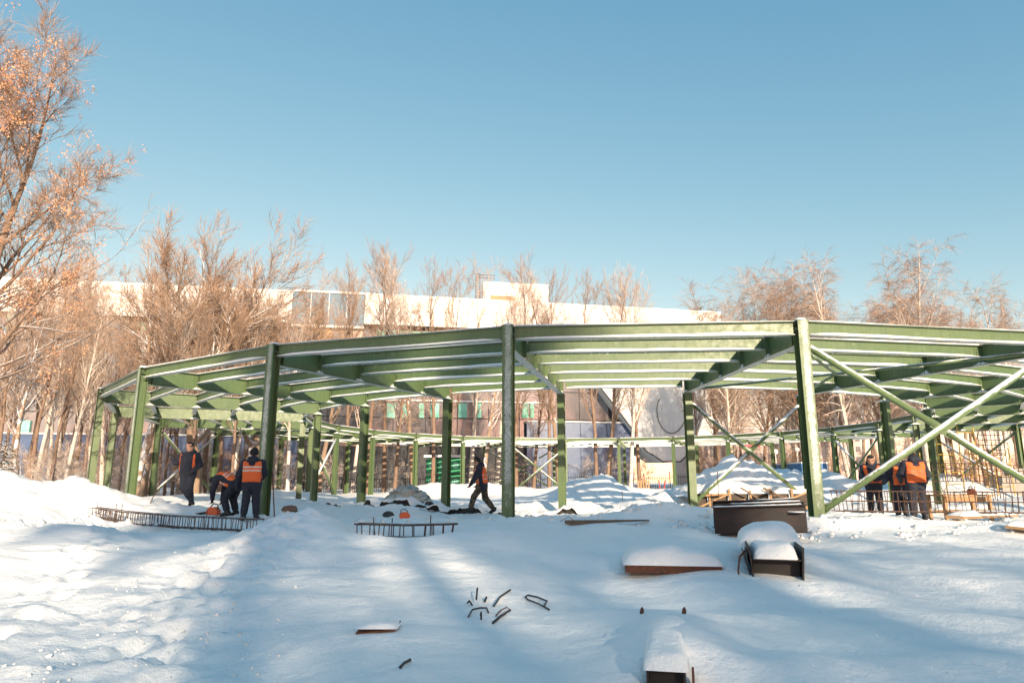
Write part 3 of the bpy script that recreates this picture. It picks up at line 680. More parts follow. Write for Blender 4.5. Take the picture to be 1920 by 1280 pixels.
# conifers: the snowy little spruce on the left and the pines added unseen behind the photographer to shade the columns
M['needle'] = pmat('spruce_needles', (0.035, 0.055, 0.030), (0.055, 0.075, 0.040), 3, 0.8)
M['needle_snow'] = pmat('snowy_spruce_needles', (0.05, 0.065, 0.04), (0.09, 0.09, 0.06), 3, 0.8, snow=0.25)
def spruce(seed, H, rad, n, mat, z0=0.06, pw=0.8):
    r = random.Random(seed); w_ = MB(); f = MB()
    w_.tube([(0, 0, -0.4), (0, 0, H * 0.5), (0, 0, H)], [0.02 * H, 0.012 * H, 0.01], 7)
    for i in range(n):
        t = (i + r.random()) / n; z = H * (z0 + (1 - z0) * t); L = rad * (1 - t) ** pw * r.uniform(0.65, 1.1) + 0.12; a = i * 2.4 + r.uniform(-0.4, 0.4)
        d = Vector((math.cos(a), math.sin(a), r.uniform(-0.35, -0.05))).normalized(); p = Vector((0, 0, z)); m = 6
        w_.tube([p, p + d * L], [0.012 + 0.01 * L, 0.004], 3, 0, False)
        side = d.cross(Vector((0, 0, 1))).normalized()
        for k in range(m):
            q = p + d * L * (k + 0.6) / m
            for s in (1, -1, 0):
                for _ in range(2):
                    e = (side * s * r.uniform(0.5, 1.0) + d * r.uniform(0.4, 0.9) + Vector((0, 0, r.uniform(-0.55, 0.05)))).normalized() * L * r.uniform(0.18, 0.34); ww = perp(e.normalized(), r) * r.uniform(0.03, 0.07) * (0.5 + L * 0.5)
                    f.add([q, q + e * 0.55 + ww, q + e, q + e * 0.55 - ww], [(0, 1, 2, 3)])
    return w_.mesh('spruce_wood', M['bark']), f.mesh('spruce_needles', mat)
SP = [spruce(64, 13, 1.5, 120, M['needle'], 0.70, 0.5), spruce(61, 13, 2.9, 150, M['needle']), spruce(62, 13, 2.5, 150, M['needle']), spruce(63, 6, 1.7, 90, M['needle_snow'])]
def spruce_tree(v, x, y, H, rz, label, group=None):
    t = thing('shade_pine' if v == 0 else 'spruce_tree', label, 'tree', (x, y, gz(x, y)), rz, group); s = H / (13 if v < 3 else 6); t.scale = (s, s, s)
    place('trunk', SP[v][0], t); place('crown', SP[v][1], t)
p = at(2, 895, 30); spruce_tree(3, p.x, p.y, 2.6, 0.3, 'small spruce loaded with snow at the left edge')
for i, (x, y, H) in enumerate(((9.5, -44.0, 15.6), (11.8, -47.0, 17.5), (13.2, -42.0, 16.0), (8.0, -49.0, 16.5), (12.4, -44.5, 17.0), (10.6, -49.0, 17.5), (14.6, -47.5, 17.8))):
    tree('bare_tree', ('slim_a', 'broad_b', 'slim_d')[i % 3], (x, y, gz(x, y)), H, i * 2.3, 'bare tree at the edge of the park behind the photographer', 'bare trees at the park edge behind the photographer')
# the park behind the photographer, which shades the foreground
rb = random.Random(19)
for i, (x, y, H) in enumerate(((20.1, -45.0, 26.3), (14.2, -45.0, 27.0), (17.2, -47.0, 27.4), (15.6, -49.0, 28.2), (21.5, -48.0, 27.0))):  # unseen pines added, crowns kept high to shade the front columns
    spruce_tree(0, x, y, H, i * 1.1, 'unseen tall pine with a high crown, added behind the photographer to shade the front columns', 'unseen pines added behind the photographer for shade')
for i in range(19):
    x = 15 + 34 * ((i * 0.618) % 1.0); y = -36 - 16 * ((i * 0.377) % 1.0); H = (-y + 14.0) * 0.335 * rb.uniform(0.92, 1.06)
    if x < 18: H *= 0.90
    tree('bare_tree', ('broad_a', 'slim_d', 'broad_b', 'slim_a')[i % 4], (x, y, gz(x, y)), H, rb.uniform(0, 6.28), 'bare tree in the park behind the photographer', 'bare trees behind the photographer')
# ------------------------------------------------------------------ the arena building behind the trees
_p0 = at(70, 700, 80.0); _p1 = at(1345, 700, 95.5)
F_O = Vector((_p0.x, _p0.y, 0)); F_D = Vector((_p1.x - _p0.x, _p1.y - _p0.y, 0)).normalized(); F_N = Vector((F_D.y, -F_D.x, 0))   # F_N looks at the site
def fac(px, py):
    """facade coordinates (s along, z up) of a photograph pixel"""
    a = at(px, py, 50.0); o = Vector((0, 0, CAMZ)); d = a - o
    t = (F_O - o).dot(F_N) / d.dot(F_N); q = o + d * t; return (q - F_O).dot(F_D), q.z
ar = thing('arena_building', 'long low building with white roof band and mirrored glass walls behind the trees', 'building', F_O, math.atan2(F_D.y, F_D.x))
# local frame: x along the facade, -y towards the site, z up
M['white_clad'] = pmat('white_cladding', (0.80, 0.79, 0.77), (0.74, 0.73, 0.72), 0.3, 0.5)
M['dark_wall'] = pmat('dark_wall', (0.06, 0.06, 0.065), None, 1, 0.7)
def glass_mat(name, c, metal=0.75):
    m, nt, p = new_mat(name); n = noise(nt, 0.35, 3)
    nt.links.new(mix(nt, n.outputs['Fac'], c, tuple(x * 0.8 for x in c)), p.inputs['Base Color']); p.inputs['Metallic'].default_value = metal; p.inputs['Roughness'].default_value = 0.09
    b = N(nt, 'ShaderNodeBump'); b.inputs['Strength'].default_value = 0.25; b.inputs['Distance'].default_value = 0.05
    nt.links.new(noise(nt, 0.6, 2).outputs['Fac'], b.inputs['Height']); nt.links.new(b.outputs[0], p.inputs['Normal']); return m
M['mirror_glass'] = glass_mat('mirrored_glass', (0.34, 0.36, 0.40)); M['blue_glass'] = glass_mat('blue_glass', (0.22, 0.36, 0.46), 0.6)
M['green_glass'] = glass_mat('green_glass', (0.22, 0.48, 0.36), 0.3)
M['blue_panel'] = pmat('dark_blue_panel', (0.055, 0.10, 0.19), (0.08, 0.13, 0.23), 0.8, 0.3)
M['aqua'] = pmat('aqua_board', (0.30, 0.62, 0.52), (0.16, 0.55, 0.38), 0.7, 0.6)
M['ochre'] = pmat('boarded_panel', (0.46, 0.28, 0.14), (0.38, 0.24, 0.13), 1.5, 0.8); M['pinkish'] = pmat('beige_panel', (0.52, 0.40, 0.33), None, 1.5, 0.7)
s0, zt0 = fac(-420, 509); _, ZTOP = fac(70, 529); _, ZBAND = fac(0, 586); s_split, _ = fac(548, 600); s_end, _ = fac(1345, 600)
s_glass0, _ = fac(575, 600); s_glass1, _ = fac(683, 600)
def fbox(name, mat, sa, sb, za, zb, y0, y1, parent=ar):
    b = MB(); b.box(((sa + sb) / 2, (y0 + y1) / 2, (za + zb) / 2), (sb - sa, abs(y1 - y0), zb - za)); return b.build(name, mat, parent)
s_w, _ = fac(1182, 700)
fbox('wall', M['dark_wall'], s0, s_w, -1, ZTOP - 1.0, 0.35, 34)
fbox('roof_band', M['dark_wall'], s0, s_split - 0.02, ZBAND + 0.05, ZTOP - 0.05, -0.80, 33.0)
npan = int((s_split - s0) / 3.2)
for i in range(npan):
    for j in range(2): fbox('cladding_panel', M['white_clad'], s0 + (s_split - s0) * i / npan + 0.02, s0 + (s_split - s0) * (i + 1) / npan - 0.02, ZBAND + (ZTOP - ZBAND) * j / 2 + 0.02, ZBAND + (ZTOP - ZBAND) * (j + 1) / 2 - 0.02, -0.9 - 0.012 * rnd.random(), -0.803)
fbox('roof_snow', M['snow'], s0, s_split, ZTOP - 0.04, ZTOP + 0.22, -0.95, 33.0)
_, zg = fac(620, 552)
fbox('stair_glazing', M['blue_glass'], s_split + 0.02, s_glass1, ZBAND - 0.1, zg, -0.5, 6)
for i in range(1, 4): fbox('mullion', M['white_clad'], s_split + (s_glass1 - s_split) * i / 4 - 0.04, s_split + (s_glass1 - s_split) * i / 4 + 0.04, ZBAND, zg, -0.56, -0.503)
fbox('roof_edge', M['white_clad'], s_split + 0.02, s_glass1, zg + 0.003, zg + 0.28, -0.7, 6)
fbox('cornice', M['white_clad'], s_split + 0.02, s_glass1 - 0.02, ZBAND - 0.4, ZBAND - 0.12, -0.8, 0.3)
_, zw0 = fac(700, 611); _, zw1 = fac(690, 556); _, zw2 = fac(1340, 590)
pw = MB(); pw.prism([(s_glass1 + 0.02, zw0), (s_end, zw0), (s_end, zw2), (s_glass1 + 0.02, zw1)], (0, -0.90, 0), (0, 30, 0), (1, 0, 0), (0, 0, 1)); pw.build('upper_wall', M['dark_wall'], ar)
npan = int((s_end - s_glass1) / 3.4)
for i in range(npan):
    xa, xb = s_glass1 + 0.02 + (s_end - s_glass1) * i / npan + 0.02, s_glass1 + 0.02 + (s_end - s_glass1) * (i + 1) / npan - 0.02
    ta, tb = (zw1 + (zw2 - zw1) * (q_ - s_glass1) / (s_end - s_glass1) for q_ in (xa, xb))
    for j in range(2):
        b0, b1 = j / 2, (j + 1) / 2; dy_ = 0.012 * rnd.random(); pn_ = MB()
        pn_.prism([(xa, zw0 + (ta - zw0) * b0 + 0.02), (xb, zw0 + (tb - zw0) * b0 + 0.02), (xb, zw0 + (tb - zw0) * b1 - 0.02), (xa, zw0 + (ta - zw0) * b1 - 0.02)], (0, -1.0 - dy_, 0), (0, -0.903, 0), (1, 0, 0), (0, 0, 1)); pn_.build('cladding_panel', M['white_clad'], ar)
sn_ = MB(); sn_.prism([(s_glass1, zw1 - 0.03), (s_end + 0.1, zw2 - 0.03), (s_end + 0.1, zw2 + 0.2), (s_glass1, zw1 + 0.2)], (0, -1.06, 0), (0, 30.05, 0), (1, 0, 0), (0, 0, 1)); sn_.build('roof_snow', M['snow'], ar)
# plant room on the roof with its slot window and access ladder
ra, rza = fac(905, 580); rb, rzb = fac(1026, 536); ra2, _ = fac(918, 560); rb2, _ = fac(965, 560); _, wz1 = fac(940, 557); _, wz0 = fac(940, 568)
fbox('plant_room', M['white_clad'], ra, rb, zw2 - 1.0, rzb, -0.6, 9)
fbox('slot_window', M['ochre'], ra2, rb2, wz0, wz1, -0.66, -0.603)
lad = MB()
for dx in (0, 0.55): lad.tube([(ra - 1.0 + dx, -0.4, zw2), (ra - 1.0 + dx, -0.4, rzb + 1.0)], 0.05, 5)
for k in range(9): lad.tube([(ra - 1.0, -0.4, zw2 + 0.5 + k * 0.45), (ra - 0.45, -0.4, zw2 + 0.5 + k * 0.45)], 0.03, 4)
for k in (0.55, 0.95): lad.tube([(ra - 1.0, -0.4, rzb + k), (ra + 1.6, -0.4, rzb + k)], 0.04, 4)
lad.build('ladder', M['rust'], ar)
# glazed wall, pane by pane
pane_w, pane_h = 4.1, 3.7
pm = MB(); pm.box((0, 0, 0), (pane_w - 0.10, 0.05, pane_h - 0.10)); pane_me = pm.mesh('pane', M['mirror_glass'])
nrow = int((ZBAND - 0.45 - 5.4) / pane_h + 0.5); ph = (ZBAND - 0.45 - 5.4) / nrow
s = s0 + 0.2; rr = random.Random(12); s_diag, _ = fac(1112, 730)
while s < s_diag:
    for k in range(nrow):
        o = place('pane', pane_me, ar, (s + pane_w / 2, 0.22, 5.4 + (k + 0.5) * ph)); o.scale = (1, 1, (ph - 0.02) / pane_h)
        o.rotation_euler = (rr.gauss(0, 0.004), 0, rr.gauss(0, 0.004))
    s += pane_w
s_x, z_t = fac(860, 752); sA, _ = fac(600, 752); sB, _ = fac(1035, 752)
fbox('transom', M['white_clad'], sA, sB, z_t - 0.10, z_t + 0.08, -0.2, 0.19)
for (x0, x1) in ((726, 741), (753, 767), (786, 794), (807, 823), (860, 875), (893, 902), (979, 991), (994, 1001)):
    a, z1 = fac(x0, 753); b, z0_ = fac(x1, 783); fbox('aqua_board', M['aqua'], a, b, z0_, z1 - 0.2, -0.12, 0.17)
for (x0, y0, x1, y1) in ((15, 588, 24, 632), (258, 604, 272, 626), (126, 722, 134, 757), (139, 722, 144, 740), (36, 788, 54, 816)):
    a, z1 = fac(x0, y0); b, z0_ = fac(x1, y1); fbox('aqua_board', M['aqua'], a, b, z0_, z1, -0.12, 0.17)
for (x0, x1, mt) in ((584, 624, 'ochre'), (638, 681, 'pinkish'), (706, 745, 'green_glass'), (747, 790, 'green_glass'), (792, 850, 'green_glass'), (852, 930, 'pinkish')):
    a, _ = fac(x0, 612); b, _ = fac(x1, 612); fbox('facade_panel', M[mt], a + 0.05, b - 0.05, zw0 - 2.6, zw0 - 0.5, -0.1, 0.16)
# white funnel shaped entrance hood at the right end
poly = [fac(x, y) for x, y in ((1037, 624), (1345, 642), (1302, 800), (1286, 845), (1264, 866), (1232, 866), (1200, 846), (1182, 815))]
hd = MB(); hd.prism(poly[::-1], (0, -2.0, 0), (0, 4.0, 0), (1, 0, 0), (0, 0, 1)); hd.build('entrance_hood', M['white_clad'], ar)
trim = MB()
for (a, b) in ((poly[0], poly[7]), (poly[7], poly[6]), (poly[6], poly[5]), (poly[5], poly[4]), (poly[4], poly[3])): trim.tube([(a[0], -2.05, a[1]), (b[0], -2.05, b[1])], 0.09, 5)
trim.build('hood_trim', M['dark_wall'], ar)
arc = [fac(1248 + 27 * math.sin(t_), 770 + (44 * math.cos(t_) if math.cos(t_) > 0 else 34 * math.cos(t_))) for t_ in [(-2.2 + 4.4 * k / 30) for k in range(31)]]
am = MB(); am.tube([(a, -2.06, z) for a, z in arc], 0.045, 5); am.build('hood_rib', M['dark_steel'], ar)
# dark blue ground floor panels
for (x0, x1, ytop) in ((-300, 560, 815), (985, 1182, 793)):
    a, z1 = fac(x0, ytop); b, _ = fac(x1, ytop); _, z1 = fac((x0 + x1) / 2, ytop); n = max(2, int((b - a) / 3.0)); wd = (b - a) / n
    bm_ = MB(); bm_.box((0, 0, 0), (wd - 0.06, 0.12, z1 + 0.5)); bme = bm_.mesh('blue_panel', M['blue_panel'])
    for i in range(n): place('blue_panel', bme, ar, (a + (i + 0.5) * wd, -0.75, (z1 - 0.5) / 2))
    fbox('ledge', M['white_clad'], a, b, z1 + 0.003, z1 + 0.16, -1.0, -0.3)
# tower crane jib piece and blue sheet on the roof end
rc, rz_ = fac(1290, 588); rd, _ = fac(1330, 585); rm = MB()
for k in range(7): rm.tube([(rc + (rd - rc) * k / 7, 2, zw2 - 0.1 + k * 0.2), (rc + (rd - rc) * (k + 1) / 7, 2, zw2 + 0.35 + k * 0.22)], 0.07, 4); rm.tube([(rc + (rd - rc) * k / 7, 2.5, zw2 - 0.1), (rc + (rd - rc) * (k + 0.6) / 7, 2.2, zw2 + 0.5 + k * 0.2)], 0.05, 4)
rm.build('roof_gantry', M['bolt'], ar)
M['blue_tarp'] = pmat('bright_blue_sheet', (0.05, 0.22, 0.50), (0.04, 0.16, 0.40), 3, 0.5)

# ------------------------------------------------------------------ far buildings on the right
def block(name, x0, y0, x1, y1, Y, depth, wall, win, cols, rows, label, rz=0.0, roofm=None):
    a, b = at(x0, y1, Y), at(x1, y0, Y); W_, H_ = b.x - a.x, b.z - 0.2
    t = thing(name, label, 'building', ((a.x + b.x) / 2, Y, 0), rz)
    m_ = MB(); m_.box((0, depth / 2, H_ / 2), (W_, depth, H_ + 1)); m_.build('wall', wall, t)
    rf = MB(); rf.box((0, depth / 2, H_ + 0.55), (W_ + 0.5, depth + 0.5, 0.3)); rf.build('roof', roofm or M['snow'], t)
    wm = MB(); ww, wh = W_ / cols * 0.5, H_ / rows * 0.5; wm.box((0, 0, 0), (ww, 0.2, wh)); wme = wm.mesh('window', win)
    for i in range(cols):
        for j in range(rows): place('window', wme, t, (-W_ / 2 + (i + 0.5) * W_ / cols, -0.02, (j + 0.55) * H_ / rows))
    return t
M['far_wall'] = pmat('pale_far_wall', (0.52, 0.42, 0.38), (0.46, 0.38, 0.35), 0.4, 0.8); M['far_brick'] = pmat('reddish_far_wall', (0.50, 0.30, 0.25), (0.55, 0.40, 0.35), 0.5, 0.8); M['far_win'] = pmat('far_window', (0.10, 0.11, 0.13), None, 1, 0.25)
block('apartment_tower', 1540, 735, 1606, 860, 170, 16, M['far_wall'], M['far_win'], 5, 9, 'pale apartment tower seen between the birches right of the tall front column')
block('apartment_tower', 1556, 752, 1578, 860, 150, 9, M['far_brick'], M['far_win'], 2, 7, 'narrow reddish tower block in front of the pale apartment tower')
block('low_building', 1298, 822, 1372, 880, 120, 12, M['far_wall'], M['far_win'], 7, 2, 'low beige building beyond the far side of the ring, left of the red sign')
t_ = block('low_building', 1384, 806, 1500, 880, 130, 14, M['far_wall'], M['far_win'], 9, 3, 'low beige building with a red sign beyond the far side of the ring')
sg = MB(); a_ = at(1392, 838, 129); b_ = at(1424, 824, 129); sg.box(((a_.x + b_.x) / 2 - t_.location.x, -1.0, (a_.z + b_.z) / 2), (b_.x - a_.x, 0.2, b_.z - a_.z))
M['red'] = pmat('red_paint', (0.50, 0.05, 0.05), (0.42, 0.04, 0.04), 3, 0.5); sg.build('red_sign', M['red'], t_)
def lamp(px, Y, ytop, label):
    b = at(px, 890, Y); top = at(px, ytop, Y).z; t = thing('street_lamp', label, 'street lamp', (b.x, Y, gz(b.x, Y)))
    h = top - gz(b.x, Y); m_ = MB(); m_.tube([(0, 0, -0.3), (0, 0, 0.5), (0, 0, h - 0.5)], [0.09, 0.06, 0.045], 8); m_.build('post', M['white_clad'], t)
    g = MB(); g.lathe((0, 0, h - 0.5), [(0.06, 0), (0.22, 0.08), (0.28, 0.26), (0.22, 0.44), (0.06, 0.52)], 12); g.build('globe', M['white_clad'], t, True)
lamp(1457, 66, 842, 'white globe street lamp left of the tallest front column'); lamp(1498, 70, 838, 'white globe street lamp nearest the left side of the tallest front column')
# blue site container
c_ = at(1499, 872, 62); ct = thing('site_container', 'bright blue site container behind the snow heaps', 'container', (c_.x, 62, gz(c_.x, 62)), 0.1)
m_ = MB(); m_.box((0, 0, 1.15), (2.3, 5.0, 2.5)); m_.build('body', M['blue_tarp'], ct)
m_ = MB()
for k in range(11): m_.box((-1.05 + 0.21 * k, -2.53, 1.15), (0.08, 0.05, 2.3))
m_.build('ribs', M['blue_tarp'], ct); m_ = MB(); m_.box((0, 0, 2.46), (2.36, 5.06, 0.14)); m_.build('snow_cap', M['snow'], ct)
# green kiosk below the trees
k_ = at(832, 868, 70); kt = thing('green_kiosk', 'green panelled kiosk beyond the far side of the ring, left of the walking man', 'kiosk', (k_.x, 70, gz(k_.x, 70)))
M['kgreen'] = pmat('bright_green_panel', (0.02, 0.26, 0.12), (0.03, 0.34, 0.16), 1.2, 0.5)
m_ = MB(); m_.box((0, 1.2, 1.7), (3.6, 2.2, 3.4)); m_.build('body', M['dark_wall'], kt)
for i in range(3):
    for j in range(2):
        q = MB(); q.box((-1.2 + 1.2 * i, 0.06, 0.95 + 1.6 * j), (1.08, 0.06, 1.45)); pn = q.build('panel', M['kgreen'], kt)
        q = MB(); q.tube([(-1.2 + 1.2 * i, 0.02, 1.0 + 1.6 * j), (-1.2 + 1.2 * i, -0.02, 1.0 + 1.6 * j)], 0.33, 14); q.build('porthole', M['aqua'], pn)
m_ = MB(); m_.box((0, 1.2, 3.52), (4.0, 2.6, 0.22)); m_.build('snow_cap', M['snow'], kt)

# iron railing beyond the ring: one panel repeated
def railing():
    r_ = MB(); r_.tube([(-1.25, 0, 0.25), (1.25, 0, 0.25)], 0.025, 4); r_.tube([(-1.25, 0, 1.35), (1.25, 0, 1.35)], 0.025, 4); 
    return r_.mesh('rail', M['steel_inside'])
rail_me = railing(); bq = MB()
bq.tube([(0, 0, 0.05), (0, 0, 1.5), (0, 0, 1.62)], [0.018, 0.018, 0.003], 4); bar_me = bq.mesh('bar', M['steel_inside'])
pq = MB(); pq.tube([(0, 0, -0.4), (0, 0, 1.8), (0, 0, 1.9)], [0.05, 0.05, 0.01], 6); post_me = pq.mesh('post', M['steel_inside'])
ft = thing('iron_railing', 'black iron railing running between the trees beyond the far side of the ring', 'fence')
for i in range(27):
    x = -26 + i * 2.5; Y = 67.0 + 0.03 * x; z = gz(x, Y)
    place('post', post_me, ft, (x - 1.25, Y, z)); place('rail', rail_me, ft, (x, Y, z))
    if i < 25:
        for k in range(11): place('bar', bar_me, ft, (x - 1.05 + 0.21 * k, Y, z))
# ------------------------------------------------------------------ reinforcement cages
def loop_mesh(w, h, r):
    m = MB(); c = [(-w / 2, 0, 0), (w / 2, 0, 0), (w / 2, 0, h), (-w / 2, 0, h)]
    for i in range(4): m.tube([c[i], c[(i + 1) % 4]], r, 5)
    return m.mesh('stirrup', M['rebar'])
def cage(label, pts, w, h, step, r=0.008, extra=0, levels=(0.0, 1.0)):
    """reinforcement cage along the polyline pts: long bars and closed stirrups"""
    t = thing('rebar_cage', label, 'rebar cage', pts[0]); o = Vector(pts[0]); P_ = [Vector(p) - o for p in pts]
    nrm = []
    for i in range(len(P_)):
        d = P_[min(i + 1, len(P_) - 1)] - P_[max(i - 1, 0)]; d.z = 0; d.normalize(); nrm.append(Vector((-d.y, d.x, 0)))
    for lv in levels:
        for sx in (-1, 1):
            m = MB(); m.tube([p + n * (sx * w * 0.46) + Vector((0, 0, h * lv * 0.97 + 0.01)) for p, n in zip(P_, nrm)], r * 1.5, 6); m.build('long_bar', M['rebar'], t)
    me = loop_mesh(w, h, r); L = 0
    for a, b in zip(P_[:-1], P_[1:]):
        d = b - a; n = max(1, int(d.length / step))
        for i in range(n):
            k = place('stirrup', me, t, a.lerp(b, min(1, max(0, (i + 0.5 + rnd.gauss(0, 0.16)) / n))) + Vector((0, 0, rnd.uniform(-0.015, 0.012)))); k.rotation_euler = (rnd.gauss(0, 0.09), rnd.gauss(0, 0.03), math.atan2(d.y, d.x) + R(90) + rnd.gauss(0, 0.04))
    for i in range(extra):
        p = P_[0].lerp(P_[-1], rnd.random()); m = MB(); m.tube([p, p + Vector((rnd.gauss(0, 0.02), 0, h + rnd.uniform(0.1, 0.2)))], r, 5); m.build('starter_bar', M['rebar'], t)
    return t
def path(pl, lift=0.0): return [gp(a, b) + Vector((0, 0, lift)) for a, b in pl]
def ring_path(Rr, k0, k1, n, z=None, dz=0.0):
    out = []
    for i in range(n + 1):
        a = PH - (k0 + (k1 - k0) * i / n) * STEP; x, y = CX + Rr * math.cos(a), CY + Rr * math.sin(a); out.append(Vector((x, y, (gz(x, y) if z is None else z) + dz)))
    return out
cage('long rusty reinforcement cage in the trench below the three workers on the left', [Vector((-10.6, 17.9, 0.14)), Vector((-9.2, 16.7, 0.09)), Vector((-7.3, 15.3, 0.05)), Vector((-5.1, 14.3, 0.03))], 0.26, 0.24, 0.13, 0.008, 4)
a_, b_ = at(668, 990, 12.6), at(858, 990, 12.5)
cage('short reinforcement cage in a snow hollow left of the middle front column', [Vector((a_.x, 12.6, 0.06)), Vector(((a_.x + b_.x) / 2, 12.5, 0.04)), Vector((b_.x, 12.5, 0.06))], 0.26, 0.22, 0.17, 0.010, 3)
cage('snow topped reinforcement cage like a low fence at the right, before the workers', [Vector((7.3, 16.0, 0.36)), Vector((9.2, 16.0, 0.34)), Vector((11.2, 15.8, 0.33)), Vector((13.4, 15.4, 0.32))], 0.24, 0.46, 0.135, 0.008, 2, (0.0, 0.5, 1.0))

# ------------------------------------------------------------------ steel offcuts in the foreground
def lump(w, l, h, seed, n=14, p=3.0, soft=False):
    """pillow of snow: flat underside, rounded uneven top"""
    m = MB(); o = 0; r = np.random.RandomState(seed); ox, oy = r.rand(2) * 50
    for j in range(n + 1):
        for i in range(n + 1):
            u, v = -1 + 2 * i / n, -1 + 2 * j / n
            uu, vv = math.copysign(abs(u) ** 0.7, u), math.copysign(abs(v) ** 0.7, v)
            e = max(0.0, (1 - abs(uu) ** p)) ** 0.5 * max(0.0, (1 - abs(vv) ** p)) ** 0.5
            if soft: uu, vv = u, v; e = (1 - u * u) ** 2 * (1 - v * v) ** 2
            x, y = uu * w / 2, vv * l / 2
            z = h * e * (0.85 + 0.5 * float(fbm(np.array([x * 1.8 + ox]), np.array([y * 1.8 + oy]), seed, 3)[0]))
            m.v.append((x, y, z))
    for j in range(n):
        for i in range(n): a = j * (n + 1) + i; m.f.append((a, a + 1, a + n + 2, a + n + 1)); m.m.append(0)
    return m
# stack of upright girder pieces
c_ = gp(1430, 1001); st = thing('girder_offcuts', 'stack of three dark steel girder pieces set upright in the snow', 'steel beams', (at(1428, 1000, 13.0).x, 13.0, at(1428, 1000, 13.0).z - 0.03), R(2))
for i, (dy, dx, dz, L) in enumerate(((0, 0, 0.0, 1.72), (0.24, 0.10, 0.05, 1.70), (0.50, 0.12, 0.10, 1.66))):
    m = MB(); m.prism(I_prof(0.22, 0.50, 0.014, 0.010), (-L / 2 + dx, dy, dz), (L / 2 + dx, dy, dz + 0.05), (0, 1, 0), (0, 0, 1)); g = m.build('girder', M['dark_steel'], st)
    s_ = MB(); top_snow(s_, (-L / 2 + dx + 0.3 * i, dy, 0), (L / 2 + dx - 0.1, dy, 0.05), (0, 1, 0), 0.12, dz + 0.502, 0.03, 40 + i); s_.build('snow_strip', M['snow'], g, True)
m = lump(0.30, 0.03, 0.2, 3, 8); q = m.build('snow_patch', M['snow'], st, True); q.location = (0.66, -0.010, 0.42); q.rotation_euler = (R(90), 0, 0)
# open trough girder filled with snow
c_ = gp(1462, 1088); tr_ = thing('trough_girder', 'open steel trough full of snow lying before the stack of girder pieces', 'steel beam', (c_.x, c_.y + 0.02, c_.z - 0.06), R(-16))
for nm, c, sz, rt in (('side_plate', (-0.305, 0.95, 0.22), (0.020, 1.7, 0.44), (0, R(-5), 0)), ('side_plate', (0.305, 0.95, 0.22), (0.020, 1.7, 0.44), (0, R(4), 0)), ('bottom_plate', (0, 0.95, 0.01), (0.58, 1.7, 0.016), None), ('top_plate', (0, 0.76, 0.285), (0.57, 1.30, 0.014), None), ('end_plate', (0, 0.30, 0.15), (0.56, 0.02, 0.25), None), ('flange_plate', (-0.35, 0.62, 0.20), (0.016, 0.9, 0.30), (0, R(-12), 0))):
    m = MB(); m.box(c, sz, rt); m.build(nm, M['steel_inside'] if nm == 'end_plate' else M['dark_steel'], tr_)  # end sheet painted black as the shade inside the trough mouth
for i, (w_, l_, h_, x, y, z) in enumerate(((0.54, 1.30, 0.20, -0.01, 0.77, 0.292), (0.86, 0.95, 0.30, 0.0, 1.50, 0.36))):
    q = lump(w_, l_, h_, 11 + i, 16, 5.0).build('snow_cap', M['snow'], tr_, True); q.location = (x, y, z)
m = MB(); m.tube([(-0.36, 0.3, 0.38), (-0.44, 0.22, 0.30), (-0.47, 0.16, 0.14), (-0.46, 0.15, -0.02)], [0.013, 0.013, 0.012, 0.010], 6); m.build('strap', M['rust'], tr_)
m = MB(); m.box((0.17, 1.02, 0.32), (0.16, 0.02, 0.1), (0.3, 0, 0)); m.build('yellow_mark', pmat('yellow_paint', (0.45, 0.38, 0.06), None, 9, 0.6), tr_)
# slab under a thick cushion of snow
c_ = gp(1272, 1076); sl_ = thing('snowy_steel_plate', 'rusty steel plate under a thick cushion of snow, left of the trough', 'steel plate', (c_.x, c_.y + 0.45, c_.z + 0.0), R(-8))
m = MB(); m.box((0, 0, 0.05), (1.24, 0.9, 0.10)); m.build('plate', M['rust'], sl_)
q = lump(1.30, 0.96, 0.27, 21, 16, 5.0).build('snow_cap', M['snow'], sl_, True); q.location = (0, 0, 0.098)
# square hollow section at the lower edge
c_ = gp(1237, 1262); bx_ = thing('hollow_section', 'square hollow steel section pointing at the camera at the lower edge', 'steel tube', (c_.x, c_.y - 0.20, c_.z - 0.18), R(-12.5))
W_ = 0.235
for c, sz in (((-W_ / 2, 0.55, W_ / 2), (0.016, 1.1, W_)), ((W_ / 2, 0.55, W_ / 2), (0.016, 1.1, W_)), ((0, 0.55, W_ + 0.001), (W_ + 0.014, 1.1, 0.016)), ((0, 0.55, 0.0), (W_ - 0.018, 1.1, 0.016))):
    m = MB(); m.box(c, sz); m.build('wall_plate', M['dark_steel'] if c[2] else M['rust'], bx_)
m = MB(); m.box((0, 0.10, W_ / 2), (W_ - 0.018, 0.01, W_ - 0.018)); m.build('opening_shade', M['steel_inside'], bx_)  # black sheet standing for the shade inside the open tube end
q = lump(0.29, 0.9, 0.12, 31, 16, 5.0).build('snow_cap', M['snow'], bx_, True); q.location = (0, 0.40, W_ + 0.009)
q = lump(1.1, 1.9, 0.30, 35, 28, 2.0, True).build('snow_drift', M['snow'], bx_, True); q.location = (0.02, 0.98, 0.10)
m = MB(); m.prism([(0, -0.1), (0.16, -0.1), (0.14, 0.16), (0.08, 0.25), (0.03, 0.20)], (0.165, 0.0, 0.0), (0.18, 0.0, 0.0), (0, 1, 0), (0, 0, 1)); m.build('lug_plate', M['rust'], bx_)
q = lump(0.34, 1.1, 0.18, 33, 10).build('snow_cap', M['snow'], bx_, True); q.location = (0.27, 0.75, 0.10)
